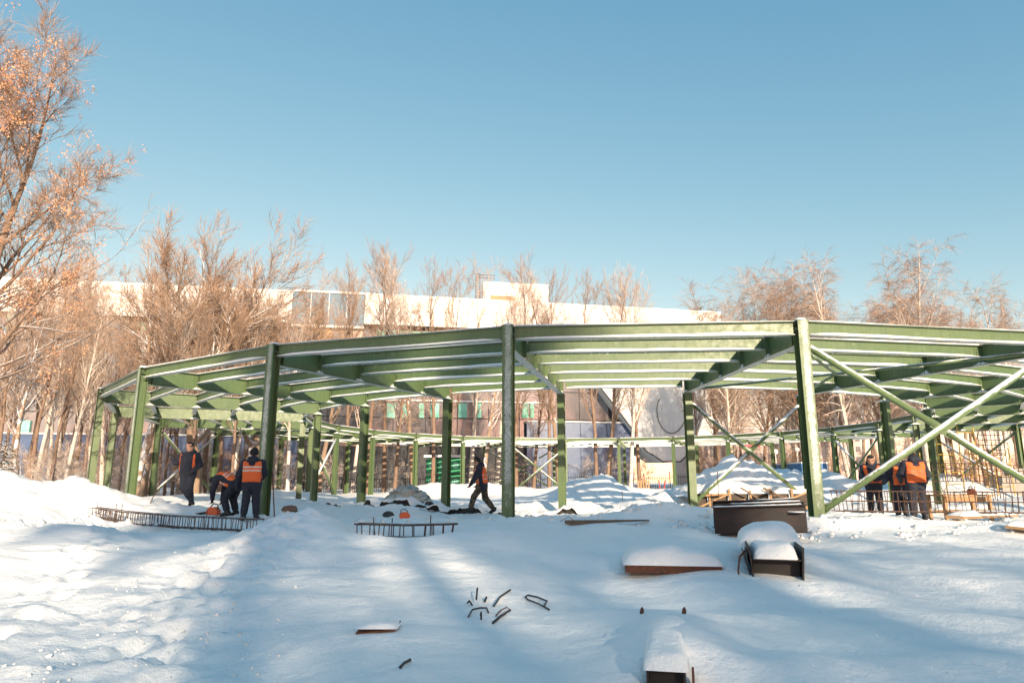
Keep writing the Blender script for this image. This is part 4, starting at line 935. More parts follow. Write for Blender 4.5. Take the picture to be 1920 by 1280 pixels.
# plate edge sticking out of the snow
c_ = gp(706, 1186); pl_ = MB(); pl_.box((0, 0, 0.06), (0.36, 0.30, 0.010), (R(4), R(-5), 0)); o = pl_.build('steel_plate', M['rust']); o.location = (c_.x, c_.y + 0.10, c_.z - 0.035); tag(o, 'thin rusty steel plate sticking out of the snow at the lower left of centre', 'steel plate')
q = lump(0.38, 0.34, 0.05, 44, 10).build('snow_cap', M['snow'], o, True); q.location = (0, 0.02, 0.072)
for px, py, lb in ((1203, 1150, 'small red rusty lug poking out of the snow, left of the pair'), (1282, 1150, 'small red rusty lug poking out of the snow, right of the pair')):
    c_ = gp(px, py); m = MB(); m.prism([(-0.014, -0.1), (0.014, -0.1), (0.016, 0.03), (0.0, 0.06), (-0.014, 0.04)], (0, -0.012, 0), (0, 0.012, 0), (1, 0, 0), (0, 0, 1)); o = m.build('steel_lug', M['rust']); o.location = c_; o.rotation_euler = (0.2, 0.1, 0.4); tag(o, lb, 'steel lug')
# scrap bars
def bar(pl, r, label, lift=0.012):
    P_ = [gp(a, b) for a, b in pl]; o_ = P_[0]; m = MB(); m.tube([p - o_ + Vector((0, 0, lift if i in (0, len(P_) - 1) else lift * 2.2)) for i, p in enumerate(P_)], r, 6)
    o = m.build('scrap_bar', M['rust'] if r < 0.0085 else M['dark_steel']); o.location = o_; tag(o, label, 'steel bar', 'scrap bars on the snow'); return o
bar([(926, 1138), (938, 1125), (957, 1108)], 0.010, 'straight scrap bar slanting up to the right on the snow')
bar([(924, 1172), (940, 1160), (956, 1146)], 0.012, 'thicker straight scrap bar nearest the camera in the pile')
bar([(958, 1146), (950, 1143), (940, 1148), (930, 1157)], 0.007, 'thin bent bar against the thicker straight one')
bar([(878, 1158), (886, 1149), (900, 1145), (912, 1144), (916, 1151)], 0.009, 'hooked scrap bar curving over the snow')
bar([(1030, 1145), (1010, 1137), (990, 1130), (985, 1124), (990, 1120), (1008, 1125), (1026, 1132), (1020, 1138)], 0.009, 'scrap bar bent into a long loop right of the pile')
bar([(893, 1132), (895, 1122), (894, 1115)], 0.010, 'short upright scrap stub at the back of the pile', 0.05); bar([(876, 1134), (880, 1135), (885, 1138)], 0.011, 'short dark scrap stub at the left of the pile', 0.02)
bar([(909, 1131), (912, 1128), (911, 1126)], 0.012, 'tiny dark scrap stub between the upright one and the slanting bar', 0.02); bar([(902, 1168), (902, 1163), (901, 1160)], 0.010, 'short scrap stub standing in front of the hooked bar', 0.03)
bar([(750, 1255), (758, 1249), (769, 1242)], 0.011, 'lone scrap bar on the snow near the lower edge')
# planks
def plank(px0, py0, px1, py1, w, th, label, mt='plank', lift=0.03, taper=1.0):
    a, b = gp(px0, py0), gp(px1, py1); d = b - a; m = MB(); L = d.length
    m.add([(0, -w / 2, 0), (L, -w / 2 * taper, 0), (L, w / 2 * taper, 0), (0, w / 2, 0), (0, -w / 2, th), (L, -w / 2 * taper, th * taper), (L, w / 2 * taper, th * taper), (0, w / 2, th)], [(0, 3, 2, 1), (4, 5, 6, 7), (0, 1, 5, 4), (1, 2, 6, 5), (2, 3, 7, 6), (3, 0, 4, 7)])
    o = m.build('plank', M[mt]); o.location = a + Vector((0, 0, lift)); o.rotation_euler = (0.06, -math.asin(max(-0.3, min(0.3, d.z / L))), math.atan2(d.y, d.x)); tag(o, label, 'plank'); return o, L
plank(1064, 985, 1216, 978, 0.15, 0.06, 'long weathered plank lying on the snow right of the middle front column', 'plank', 0.02, 0.35)
for (x0, y0, x1, y1, lb) in ((1752, 962, 1866, 960, 'upper snow covered board beside the low rebar cage on the right'), (1790, 978, 1898, 972, 'lower board of the two beside the low rebar cage on the right'), (1888, 996, 1960, 1003, 'dark board end at the right edge of the picture')):
    o, L = plank(x0, y0, x1, y1, 0.32, 0.05, lb, 'newwood', 0.06)
    q = lump(L * 0.95, 0.36, 0.13, int(x0), 12, 4).build('snow_cap', M['snow'], o, True); q.location = (L / 2, 0.02, 0.052)
# wire sticks by the plank, cable on the snow
c_ = gp(1050, 978); m = MB(); m.tube([(0, 0, 0), (0.17, 0.05, 0.10), (0.30, 0, 0.0)], 0.006, 5); o = m.build('bent_wire', M['rebar']); o.location = c_; tag(o, 'thin bent wire standing at the left end of the long plank', 'wire')
P_ = [gp(a, b) for a, b in ((786, 959), (810, 962), (850, 963), (880, 961), (908, 957), (922, 964))]; m = MB(); m.tube([p - P_[0] + Vector((0, 0, 0.012)) for p in P_], 0.010, 6); o = m.build('cable', M['black_sheet']); o.location = P_[0]; tag(o, 'thin cable lying in a curve on the snow left of the middle front column', 'cable')

# ------------------------------------------------------------------ things under the frame
# shovel against the second front column
sh = thing('shovel', 'shovel with long wooden handle leaning against the front column on the left', 'shovel', (-6.05, 17.9, gz(-6.05, 17.9)))
m = MB(); m.tube([(0.10, -0.18, 0.10), (-0.20, 0.30, 1.30)], [0.017, 0.015], 7); m.build('handle', M['rust'], sh)
m = MB(); m.prism([(-0.13, 0), (0.13, 0), (0.14, 0.22), (0.05, 0.28), (-0.05, 0.28), (-0.14, 0.22)], (0.13, -0.235, -0.12), (0.132, -0.228, -0.12), (1, 0, 0), (-0.2, 0.25, 0.95)); m.build('blade', M['dark_steel'], sh)
# membrane edges round the inner footing
def membrane(k0, k1, Rr, seed, label):
    P_ = ring_path(Rr, k0, k1, 90); o_ = P_[0].copy(); m = MB(); t_ = np.arange(91) * 0.16; z_ = np.zeros(91)
    H1 = np.clip(0.10 + fbm(t_, z_ + seed, seed, 3) * 0.24, 0.0, 0.3); S1 = fbm(t_ * 1.3, z_ + 9.5, seed + 3, 3) * 0.22
    for i, p in enumerate(P_):
        a = math.atan2(p.y - CY, p.x - CX); out = Vector((math.cos(a), math.sin(a), 0)); h = float(H1[i]) * min(1, i / 6, (90 - i) / 6); q = p - o_ + out * float(S1[i])
        for off, z in ((0.02, -0.12), (0.0, h), (0.16, h + 0.02), (0.14, h + 0.07), (-0.12, h + 0.13), (-0.6, h * 0.5 + 0.06), (-0.9, -0.12)): m.v.append(tuple(q + out * off + Vector((0, 0, z))))
    for i in range(90):
        for j in range(6): m.f.append((i * 7 + j, i * 7 + j + 1, i * 7 + j + 8, i * 7 + j + 7)); m.m.append(1 if j >= 2 else 0)
    ob = m.build('membrane', [M['black_sheet'], M['snow']], None, True); ob.location = o_; tag(ob, label, 'ground sheet')
membrane(-0.1, 1.05, RI + 0.7, 5, 'black sheet edge under the snow between the two inner columns right of the middle')
membrane(1.05, 2.1, RI + 0.6, 6, 'black sheet edge under the snow behind the walking man'); membrane(2.2, 3.3, RI + 0.6, 7, 'black sheet edge in the snow left of the plastic heap')
# crumpled plastic film heap
M['film'] = pmat('dirty_plastic_film', (0.50, 0.50, 0.44), (0.62, 0.62, 0.57), 3, 0.3, 0, 0.6, 9)
c_ = gp(762, 942); q = lump(1.9, 1.5, 0.75, 51, 20, 2.0); q.v = [(x + 0.12 * rnd.uniform(-1, 1), y + 0.12 * rnd.uniform(-1, 1), z * (0.85 + 0.3 * rnd.random())) for x, y, z in q.v]
o = q.build('plastic_film', M['film'], None, True); o.location = (c_.x, c_.y + 0.6, c_.z - 0.03); tag(o, 'crumpled heap of greyish plastic film on the snow under the frame', 'plastic film')
def rubble(px, py, n, sz, mt, label):
    c = gp(px, py); r = random.Random(px); m = MB(); V = []
    for i in range(7):
        for j in range(10): th, ph_ = math.pi * (i + 0.5) / 7, 2 * math.pi * j / 10; k = sz * r.uniform(0.6, 1.1); V.append((k * 1.6 * math.sin(th) * math.cos(ph_), k * math.sin(th) * math.sin(ph_), k * 0.7 * math.cos(th)))
    m.add(V, [(i * 10 + j, i * 10 + (j + 1) % 10, (i + 1) * 10 + (j + 1) % 10, (i + 1) * 10 + j) for i in range(6) for j in range(10)] + [tuple(range(10))[::-1], tuple(range(60, 70))])
    o = m.build('frozen_lump', M[mt]); o.location = c + Vector((0, 0, sz * 0.3)); tag(o, label, 'lump')
M['earth'] = pmat('frozen_earth', (0.10, 0.065, 0.045), (0.18, 0.12, 0.09), 8, 0.9, 0, 0.4)
rubble(778, 946, 1, 0.17, 'earth', 'brown frozen clod at the right foot of the plastic heap'); rubble(804, 946, 1, 0.13, 'black_sheet', 'dark clod between the plastic heap and the inner column'); rubble(543, 958, 1, 0.10, 'earth', 'small brown clod on the snow right of the shovel')
# half buried black bucket lid and orange tool
c_ = gp(728, 967); m = MB(); m.lathe((0, 0, -0.06), [(0.17, 0), (0.16, 0.09), (0.12, 0.15), (0.05, 0.18)], 14); o = m.build('rubber_bowl', M['black_sheet'], None, True); o.location = c_; tag(o, 'black upturned rubber bowl half sunk in the snow', 'bowl')
M['orange'] = pmat('orange_plastic', (0.72, 0.12, 0.03), (0.66, 0.10, 0.03), 5, 0.45)
def power_saw(name, label, loc, rz, s=1.0, bar_=True):
    t = thing(name, label, 'power saw', loc, rz); t.scale = (s, s, s)
    m = MB(); m.prism([(-0.17, 0), (0.17, 0), (0.20, 0.10), (0.12, 0.21), (-0.04, 0.23), (-0.17, 0.15)], (0, -0.09, 0), (0, 0.09, 0), (1, 0, 0), (0, 0, 1)); m.build('housing', M['orange'], t)
    m = MB(); m.tube([(-0.14, 0, 0.14), (-0.12, 0, 0.30), (0.02, 0, 0.33), (0.12, 0, 0.22)], 0.018, 6); m.build('handle', M['black_sheet'], t)
    if bar_:
        m = MB(); m.prism([(0, -0.04), (0.45, -0.03), (0.49, 0.0), (0.45, 0.03), (0, 0.04)], (0.17, -0.008, 0.07), (0.17, 0.008, 0.07), (0.94, 0, -0.12), (0.1, 0, 1)); m.build('guide_bar', M['dark_steel'], t)
        m = MB(); m.tube([(0.1, -0.12, 0.12), (0.1, -0.10, 0.12)], 0.08, 12); m.build('cover', M['black_sheet'], t)
    return t
c_ = gp(758, 970); power_saw('power_saw', 'small orange power tool lying on the snow near the short rebar cage', c_ - Vector((0, 0, 0.02)), 0.3, 0.62, False)
# timber shoring with broken laths in front of the snow heaps
fw = thing('timber_shoring', 'low timber shoring of plywood, posts and broken laths below the snow heaps', 'shoring', (8.55, 25.2, gz(8.55, 25.2)))
rr = random.Random(3)
M['ply'] = pmat('dirty_plywood', (0.085, 0.06, 0.045), (0.05, 0.04, 0.035), 3, 0.8)
for i in range(6):
    m = MB(); m.box((-1.85 + 0.74 * i, 0.15 + 0.05 * rr.random(), 0.34), (0.70, 0.02, 0.86 + 0.1 * rr.random()), (0, rr.gauss(0, 0.03), 0)); m.build('plywood_sheet', M['ply'], fw)
for i in range(7):
    m = MB(); m.box((-2.2 + 0.74 * i, 0.02, 0.36), (0.075, 0.06, 0.95 + 0.15 * rr.random()), (0, rr.gauss(0, 0.06), 0)); m.build('post', M['newwood'], fw)
for i in range(11):
    x = rr.uniform(-1.9, 1.7); L = rr.uniform(0.7, 1.6); m = MB(); m.box((x, -0.12 - 0.05 * i, rr.uniform(0.25, 0.7)), (L, 0.02, 0.06), (0, rr.uniform(-0.6, 0.6), rr.uniform(-0.2, 0.2))); m.build('lath', M['newwood'] if i % 3 else M['plank'], fw)
q = lump(4.8, 1.9, 0.42, 61, 22, 3.0).build('snow_cap', M['snow'], fw, True); q.location = (0, 1.05, 0.72)
q = lump(1.5, 0.5, 0.18, 62, 12, 2.0).build('snow_patch', M['snow'], fw, True); q.location = (0.9, -0.35, 0.28)
# wooden work table on the right
tb = thing('work_table', 'rough wooden work table beside the workers on the right', 'table', (12.45, 19.6, gz(12.45, 19.6)), R(8))
for i in range(4): m = MB(); m.box((0, -0.30 + 0.2 * i, 0.78), (1.55, 0.19, 0.04)); m.build('top_board', M['newwood'], tb)
for sx in (-1, 1):
    for sy in (-1, 1): m = MB(); m.box((sx * 0.68, sy * 0.30, 0.37), (0.08, 0.08, 0.78)); m.build('leg', M['newwood'], tb)
m = MB(); m.box((0, -0.36, 0.68), (1.36, 0.03, 0.14)); m.build('apron', M['newwood'], tb)
c_ = power_saw('grinder', 'orange hand tool lying on the wooden work table', (12.8, 19.55, gz(12.45, 19.6) + 0.80), 0.5, 0.7, False)
c_['category'] = 'tool'
# yellow scaffold frames and rebar mats beyond the table
M['yellow'] = pmat('yellow_scaffold_paint', (0.55, 0.36, 0.04), (0.45, 0.28, 0.05), 4, 0.5)
def scaffold(px, Y, h, label):
    b = at(px, 900, Y); t = thing('scaffold_frame', label, 'scaffold', (b.x, Y, gz(b.x, Y)), 0.3)
    for x in (-0.5, 0.5):
        for y in (0, 1.2): m = MB(); m.tube([(x, y, -0.2), (x, y, h)], 0.025, 6); m.build('upright', M['yellow'], t)
    for k in range(int(h / 0.5)):
        for y in (0, 1.2): m = MB(); m.tube([(-0.5, y, 0.4 + 0.5 * k), (0.5, y, 0.4 + 0.5 * k)], 0.018, 5); m.build('rung', M['yellow'], t)
    m = MB(); m.tube([(-0.5, 0, 0.3), (-0.5, 1.2, h - 0.2)], 0.015, 5); m.build('cross_brace', M['yellow'], t)
    m = MB(); m.tube([(0.5, 0, h - 0.2), (0.5, 1.2, 0.3)], 0.015, 5); m.build('cross_brace', M['yellow'], t)
scaffold(1790, 31, 2.3, 'yellow scaffold frame behind the table, leftmost of the three'); scaffold(1822, 33, 2.7, 'yellow scaffold frame in the middle of the three behind the table'); scaffold(1884, 32, 2.4, 'yellow scaffold frame nearest the right edge of the picture')
def mat_panel(px, py0, py1, Y, w, label, nx=6, nz=5):
    a, b = at(px, py1, Y), at(px, py0, Y); h = b.z - a.z; t = thing('rebar_mat', label, 'rebar mat', (a.x, Y, a.z), 0.15)
    for i in range(nx + 1): m = MB(); m.tube([(w * (i / nx - 0.5), 0, 0), (w * (i / nx - 0.5), 0, h)], 0.016, 5); m.build('bar', M['rebar'], t)
    for i in range(nz + 1): m = MB(); m.tube([(-w / 2, 0.02, h * i / nz), (w / 2, 0.02, h * i / nz)], 0.016, 5); m.build('bar', M['rebar'], t)
    for x in (-w / 2, w / 2): m = MB(); m.tube([(x, 0, 0), (x, 0.0, -(a.z - gz(a.x, Y)) - 0.1)], 0.02, 5); m.build('prop', M['rebar'], t)
mat_panel(1862, 806, 853, 36, 1.5, 'upright rebar mat standing behind the crossed tubes on the right'); mat_panel(1812, 868, 902, 29, 3.0, 'low rebar mat along the pit edge behind the table', 14, 3); mat_panel(1905, 872, 905, 30, 2.2, 'low rebar mat at the right edge beyond the pit', 10, 3)
cb = at(1905, 872, 40); m = MB(); m.box((0, 0, 0.75), (2.6, 1.0, 1.5)); m.box((0.4, 0.05, 1.7), (1.6, 0.9, 0.4)); o = m.build('concrete_block', pmat('concrete', (0.36, 0.33, 0.29), (0.28, 0.26, 0.24), 3, 0.9)); o.location = (cb.x, 40, gz(cb.x, 40)); tag(o, 'stacked concrete blocks behind the scaffold at the right edge', 'concrete block')
# pallets, red barrier, pickets beyond the ring
def pallet(px, py, Y, label):
    b = at(px, py, Y); t = thing('pallet', label, 'pallet', (b.x, Y, gz(b.x, Y) + 0.02), 0.1)
    for i in range(5): m = MB(); m.box((-0.42 + 0.21 * i, 0, 0.6), (0.12, 0.03, 1.2)); m.build('slat', M['newwood'], t)
    for z in (0.1, 0.6, 1.1): m = MB(); m.box((0, 0.07, z), (1.0, 0.08, 0.09)); m.build('bearer', M['newwood'], t)
pallet(1206, 890, 56, 'wooden pallet standing upright left of the red stand beyond the snow heap'); pallet(1321, 888, 57, 'wooden pallet standing upright behind the left snow heap on the right')
b = at(1240, 890, 58); t = thing('red_stand', 'red V shaped steel stand beyond the ring', 'stand', (b.x, 58, gz(b.x, 58)))
for x0, x1 in ((-0.05, -0.25), (0.05, 0.3)): m = MB(); m.tube([(x0, 0, -0.1), (x1, 0, 1.4)], 0.05, 6); m.build('leg', M['red'], t)
pk = at(150, 900, 36); t = thing('picket_fence', 'short pale picket fence at the foot of the left wood', 'fence', (pk.x, 36, gz(pk.x, 36)))
for i in range(6): m = MB(); m.prism([(-0.05, -0.2), (0.05, -0.2), (0.05, 0.8 + 0.12 * (i % 3)), (0, 0.9 + 0.12 * (i % 3)), (-0.05, 0.8 + 0.12 * (i % 3))], (-0.6 + 0.22 * i, -0.012, 0), (-0.6 + 0.22 * i, 0.012, 0), (1, 0, 0.05 * (i - 2)), (0, 0, 1)); m.build('picket', M['white_clad'], t)
for z in (0.25, 0.65): m = MB(); m.box((-0.05, 0.03, z), (1.4, 0.03, 0.06)); m.build('rail', M['white_clad'], t)
# marker stakes
for px, py, Y, h, lb in ((1166, 916, 27, 0.5, 'thin steel stake in the snow below the conical heap'), (1347, 925, 24.6, 1.5, 'thin upright steel rod before the timber shoring'), (1313, 900, 27, 0.9, 'grey stake beside the inner column left of the shoring')):
    b = at(px, py, Y); m = MB(); m.tube([(0, 0, -0.2), (0.01, 0, h)], 0.014, 6); o = m.build('stake', M['rebar']); o.location = (b.x, Y, gz(b.x, Y)); tag(o, lb, 'stake')
# ------------------------------------------------------------------ people: one continuous surface per body, meshed from a smooth union of tapered limbs
def surface_nets(F, o, h):
    S = F < 0; nx, ny, nz = F.shape
    c = [(0, 0, 0), (1, 0, 0), (0, 1, 0), (1, 1, 0), (0, 0, 1), (1, 0, 1), (0, 1, 1), (1, 1, 1)]
    def sub(A, d): return A[d[0]:nx - 1 + d[0], d[1]:ny - 1 + d[1], d[2]:nz - 1 + d[2]]
    cnt = sum(sub(S, d).astype(np.int8) for d in c); act = (cnt > 0) & (cnt < 8)
    idx = -np.ones(act.shape, np.int64); n = int(act.sum()); idx[act] = np.arange(n)
    ii, jj, kk = np.nonzero(act); acc = np.zeros((n, 3)); num = np.zeros(n)
    for a in range(8):
        for b in range(a + 1, 8):
            if sum(abs(c[a][q] - c[b][q]) for q in range(3)) != 1: continue
            fa = F[ii + c[a][0], jj + c[a][1], kk + c[a][2]]; fb = F[ii + c[b][0], jj + c[b][1], kk + c[b][2]]
            m = (fa < 0) != (fb < 0); t = np.where(m, fa / np.where(m, fa - fb, 1), 0)
            p = np.array(c[a])[None] + t[:, None] * (np.array(c[b]) - np.array(c[a]))[None]
            acc[m] += p[m]; num[m] += 1
    V = (acc / num[:, None] + np.stack([ii, jj, kk], 1)) * h + o
    Q = []
    for ax in range(3):
        d = [0, 0, 0]; d[ax] = 1
        A = S[:nx - d[0], :ny - d[1], :nz - d[2]]; B = S[d[0]:, d[1]:, d[2]:]
        i, j, k = np.nonzero(A != B); p = np.stack([i, j, k], 1); u, v = [q for q in range(3) if q != ax]
        ok = (p[:, u] > 0) & (p[:, v] > 0) & (p[:, u] < F.shape[u] - 1) & (p[:, v] < F.shape[v] - 1); p = p[ok]; ins = A[p[:, 0], p[:, 1], p[:, 2]]
        def g(du, dv): q = p.copy(); q[:, u] -= du; q[:, v] -= dv; return idx[q[:, 0], q[:, 1], q[:, 2]]
        q = np.stack([g(1, 1), g(0, 1), g(0, 0), g(1, 0)], 1)
        flip = ins if ax != 1 else ~ins
        q[~flip] = q[~flip][:, ::-1]; Q.append(q)
    return V, np.concatenate(Q)
def cap_d(P_, a, b, r1, r2, flat=None):
    a, b = np.array(a, float), np.array(b, float); ab = b - a; t = np.clip(((P_ - a) @ ab) / max(ab @ ab, 1e-9), 0, 1)
    d = P_ - (a + t[..., None] * ab)
    return np.sqrt((d * d).sum(-1)) - (r1 + (r2 - r1) * t)
def smin(a, b, k): h = np.clip(0.5 + 0.5 * (b - a) / k, 0, 1); return b * (1 - h) + a * h - k * h * (1 - h)
def mesh_from(V, Q, mats, mi, name):
    me = bpy.data.meshes.new(name); me.from_pydata(V.tolist(), [], Q.tolist())
    for m in mats: me.materials.append(m)
    me.polygons.foreach_set('material_index', mi.astype(np.int32)); me.polygons.foreach_set('use_smooth', np.ones(len(Q), bool)); me.update(); return me
M['navy'] = pmat('navy_workwear', (0.012, 0.016, 0.030), (0.022, 0.026, 0.042), 6, 0.85, 0, 0.5, 14)
M['camo'] = pmat('camouflage_cloth', (0.10, 0.085, 0.055), (0.035, 0.03, 0.02), 9, 0.9, 0, 0.3, 14, lo=0.45, hi=0.55)
M['boot'] = pmat('black_rubber_boot', (0.010, 0.010, 0.012), None, 6, 0.5); M['skin'] = pmat('skin', (0.50, 0.28, 0.20), (0.44, 0.24, 0.17), 12, 0.6)
M['vest'] = pmat('orange_high_visibility_cloth', (0.80, 0.15, 0.03), (0.72, 0.12, 0.025), 5, 0.75, 0, 0.4, 10); M['stripe'] = pmat('reflective_tape', (0.62, 0.58, 0.52), (0.52, 0.48, 0.44), 10, 0.4)
M['stripe_dark'] = pmat('grey_tape', (0.20, 0.13, 0.09), None, 10, 0.5); M['knit'] = pmat('black_knit', (0.010, 0.010, 0.012), (0.02, 0.02, 0.022), 60, 0.95, 0, 0.6, 90); M['glove'] = pmat('dark_glove', (0.03, 0.028, 0.026), None, 9, 0.8); M['eye'] = pmat('dark_eye', (0.02, 0.015, 0.012), None, 5, 0.4)
H_ = 0.0125
def person(label, loc, rz, J, trousers='navy', stripes=((0.36, 0.44), (0.54, 0.62)), tape='stripe', gloves=True, hat='knit', scale=1.0, hood=True, front_dark=False):
    """J: joints in metres, local x right, y forward, z up"""
    A = {k: np.array(v, float) for k, v in J.items()}
    up = A['chest'] - A['pelvis']; up = up / np.linalg.norm(up)
    side = A['sr'] - A['sl']; side = side / np.linalg.norm(side)
    fw_ = np.cross(up, side)
    hd = A['head']; nk = A['neck']; hf = np.array(J.get('look', tuple(fw_)), float); hf = hf / np.linalg.norm(hf)
    hu = hd - nk; hu = hu - hf * (hu @ hf); hu = hu / np.linalg.norm(hu); hs = np.cross(hf, hu)
    JK, TR, BT, SK, GL = 0, 1, 2, 3, 4
    prim = []
    def c(a, b, r1, r2, m): prim.append((a, b, r1, r2, m))
    for s, sg in (('l', -1), ('r', 1)):
        sh, el, ha, hp, kn, an, to = (A[q + s] for q in ('s', 'e', 'h', 'p', 'k', 'a', 't'))
        c(A['pelvis'] + side * sg * 0.075, A['chest'] + side * sg * 0.10, 0.150, 0.148, JK)
        c(A['pelvis'] + side * sg * 0.095 - up * 0.10, A['pelvis'] + side * sg * 0.09, 0.140, 0.148, JK)
        c(A['chest'] + side * sg * 0.10, sh, 0.12, 0.092, JK)
        c(sh, el, 0.098, 0.080, JK); c(el, ha, 0.080, 0.058, JK)
        c(hp, kn, 0.122, 0.094, TR); c(kn, an + (kn - an) * 0.35, 0.094, 0.086, TR)
        c(an + (kn - an) * 0.42, an, 0.074, 0.062, BT); c(an, to, 0.060, 0.046, BT); c(an, an + (an - to) * 0.25, 0.056, 0.05, BT)
        hm = GL if gloves else SK; hdir = (ha - el) / np.linalg.norm(ha - el)
        c(ha, ha + hdir * 0.085, 0.036, 0.040, hm)
    c(nk - up * 0.02, nk + (hd - nk) * 0.6, 0.066, 0.060, SK)
    c(A['chest'] + up * 0.03, nk, 0.14, 0.085, JK)
    if hood: c(nk - hf * 0.075 - side * 0.05, nk - hf * 0.075 + side * 0.05, 0.098, 0.098, JK)
    c(hd - hu * 0.045 + hf * 0.012, hd + hu * 0.035, 0.082, 0.098, SK)          # skull and jaw
    c(hd - hu * 0.075 + hf * 0.045, hd - hu * 0.05 + hf * 0.035, 0.040, 0.05, SK)   # chin
    c(hd + hf * 0.090 + hu * 0.012, hd + hf * 0.106 - hu * 0.020, 0.013, 0.018, SK)  # nose
    for sg in (-1, 1): c(hd + hs * sg * 0.088 - hu * 0.02, hd + hs * sg * 0.092 + hu * 0.02, 0.018, 0.02, SK)   # ears
    pts = np.array([q for p_ in prim for q in (p_[0], p_[1])]); lo, hi = pts.min(0) - 0.2, pts.max(0) + 0.2
    nx, ny, nz = (np.ceil((hi - lo) / H_)).astype(int) + 1
    G = np.stack(np.meshgrid(np.arange(nx), np.arange(ny), np.arange(nz), indexing='ij'), -1) * H_ + lo
    F = np.full(G.shape[:3], 9.0)
    for a, b, r1, r2, m in prim:
        p0 = np.minimum(a, b) - max(r1, r2) - 0.12; p1 = np.maximum(a, b) + max(r1, r2) + 0.12
        i0 = np.maximum(((p0 - lo) / H_).astype(int), 0); i1 = np.minimum(((p1 - lo) / H_).astype(int) + 2, (nx, ny, nz)); sl_ = tuple(slice(x, y) for x, y in zip(i0, i1))
        F[sl_] = smin(F[sl_], cap_d(G[sl_], a, b, r1, r2), 0.035 if m in (JK, TR) else 0.018)
    wr = G @ np.array([11.0, 3.0, 17.0]); F += np.where(F < 0.2, 0.006 * np.sin(wr * 2.1) * np.cos(G[..., 2] * 37 + G[..., 0] * 21), 0)    # cloth folds
    V, Q = surface_nets(F, lo, H_)
    C = V[Q].mean(1); best = np.full(len(C), 9.0); mi = np.zeros(len(C), int)
    for a, b, r1, r2, m in prim:
        d = cap_d(C, a, b, r1, r2); w_ = d < best; best[w_] = d[w_]; mi[w_] = m
    hm_ = A['pelvis'] - up * 0.13                                    # jacket hem
    for sg in (-1, 1):
        e = hd + hf * 0.083 + hs * sg * 0.034 + hu * 0.020; mi[(np.linalg.norm(C - e, axis=1) < 0.0105)] = 5
    mo = hd + hf * 0.08 - hu * 0.052; mi[(np.abs((C - mo) @ hs) < 0.026) & (np.abs((C - mo) @ hu) < 0.007) & (((C - hd) @ hf) > 0.05)] = 6
    t = thing('person', label, 'person', loc, rz); t.scale = (scale,) * 3
    body = place('body', mesh_from(V, Q, [M['navy'], M[trousers], M['boot'], M['skin'], M['glove'], M['eye'], M['far_brick']], mi, 'body'), t)
    # fingers
    fb = MB()
    for s, sg in (('l', -1), ('r', 1)):
        el, ha = A['e' + s], A['h' + s]; d = Vector((ha - el)).normalized(); ax = Vector(side); ax = (ax - d * ax.dot(d))
        if ax.length < 0.3: ax = Vector(up) - d * Vector(up).dot(d)
        ax.normalize(); nr = d.cross(ax) * (1 if 'grip' not in J else 1); b0 = Vector(ha) + d * 0.085
        fwd = Vector(fw_); 
        if nr.dot(fwd) < 0: nr = -nr
        for f_, (o_, L_) in enumerate(((-0.027, 0.062), (-0.009, 0.072), (0.009, 0.068), (0.027, 0.054))):
            p0 = b0 + ax * o_; fb.tube([p0 - d * 0.02, p0 + d * L_ * 0.45, p0 + d * L_ * 0.8 + nr * L_ * 0.35, p0 + d * L_ * 0.75 + nr * L_ * 0.75], [0.0105, 0.010, 0.009, 0.007], 6)
        p0 = Vector(ha) + d * 0.03 + ax * (-sg) * 0.03; fb.tube([p0, p0 + ax * (-sg) * 0.028 + d * 0.025, p0 + ax * (-sg) * 0.030 + d * 0.058 + nr * 0.02], [0.012, 0.011, 0.008], 6)
    fb.build('fingers', M['glove'] if gloves else M['skin'], body, True)
    # vest: the torso surface pushed outwards, open at the sides of the arms
    def crop(c0, rad):
        i0 = np.maximum(((c0 - rad - lo) / H_).astype(int), 0); i1 = np.minimum(((c0 + rad - lo) / H_).astype(int) + 2, (nx, ny, nz)); return G[i0[0]:i1[0], i0[1]:i1[1], i0[2]:i1[2]], lo + i0 * H_
    G, lo2 = crop((A['pelvis'] + A['chest']) / 2, 0.52); wr = G @ np.array([11.0, 3.0, 17.0])
    FV = np.full(G.shape[:3], 9.0)
    for sg in (-1, 1):
        for a, b, r1, r2 in ((A['pelvis'] + side * sg * 0.075, A['chest'] + side * sg * 0.10, 0.176, 0.170), (A['chest'] + side * sg * 0.10, A['s' + ('l' if sg < 0 else 'r')] - side * sg * 0.035, 0.150, 0.116)): FV = smin(FV, cap_d(G, a, b, r1, r2), 0.03)
    hgt = (G - A['pelvis']) @ up; tl = np.linalg.norm(A['chest'] - A['pelvis']); lat = np.abs((G - A['chest']) @ side)
    fr = (G - A['chest']) @ fw_
    neckcut = 0.075 - np.sqrt(((G - A['chest']) @ side) ** 2 + 0.6 * np.maximum(0, hgt - tl - 0.10) ** 2) + np.where(fr > 0, np.maximum(0, (hgt - tl * 0.55)) * 0.25, 0)
    FV = np.maximum(FV, -0.02 - hgt); FV = np.maximum(FV, lat - 0.225); FV = np.maximum(FV, np.where(hgt > tl * 0.9, hgt - tl - 0.135, -1)); FV = np.maximum(FV, np.where((hgt > tl + 0.03) | ((fr > 0) & (hgt > tl * 0.62)), neckcut, -1))
    FV += np.where(np.abs(FV) < 0.1, 0.004 * np.sin(wr * 1.7), 0)
    V, Q = surface_nets(FV, lo2, H_); C = V[Q].mean(1); hh = ((C - A['pelvis']) @ up) / (tl + 0.13); mi = np.zeros(len(C), int)
    for a, b in stripes: mi[(hh > a) & (hh < b)] = 1
    if front_dark: mi[(((C - A['chest']) @ fw_) > 0.03) & (np.abs((C - A['chest']) @ side) < 0.185)] = 1
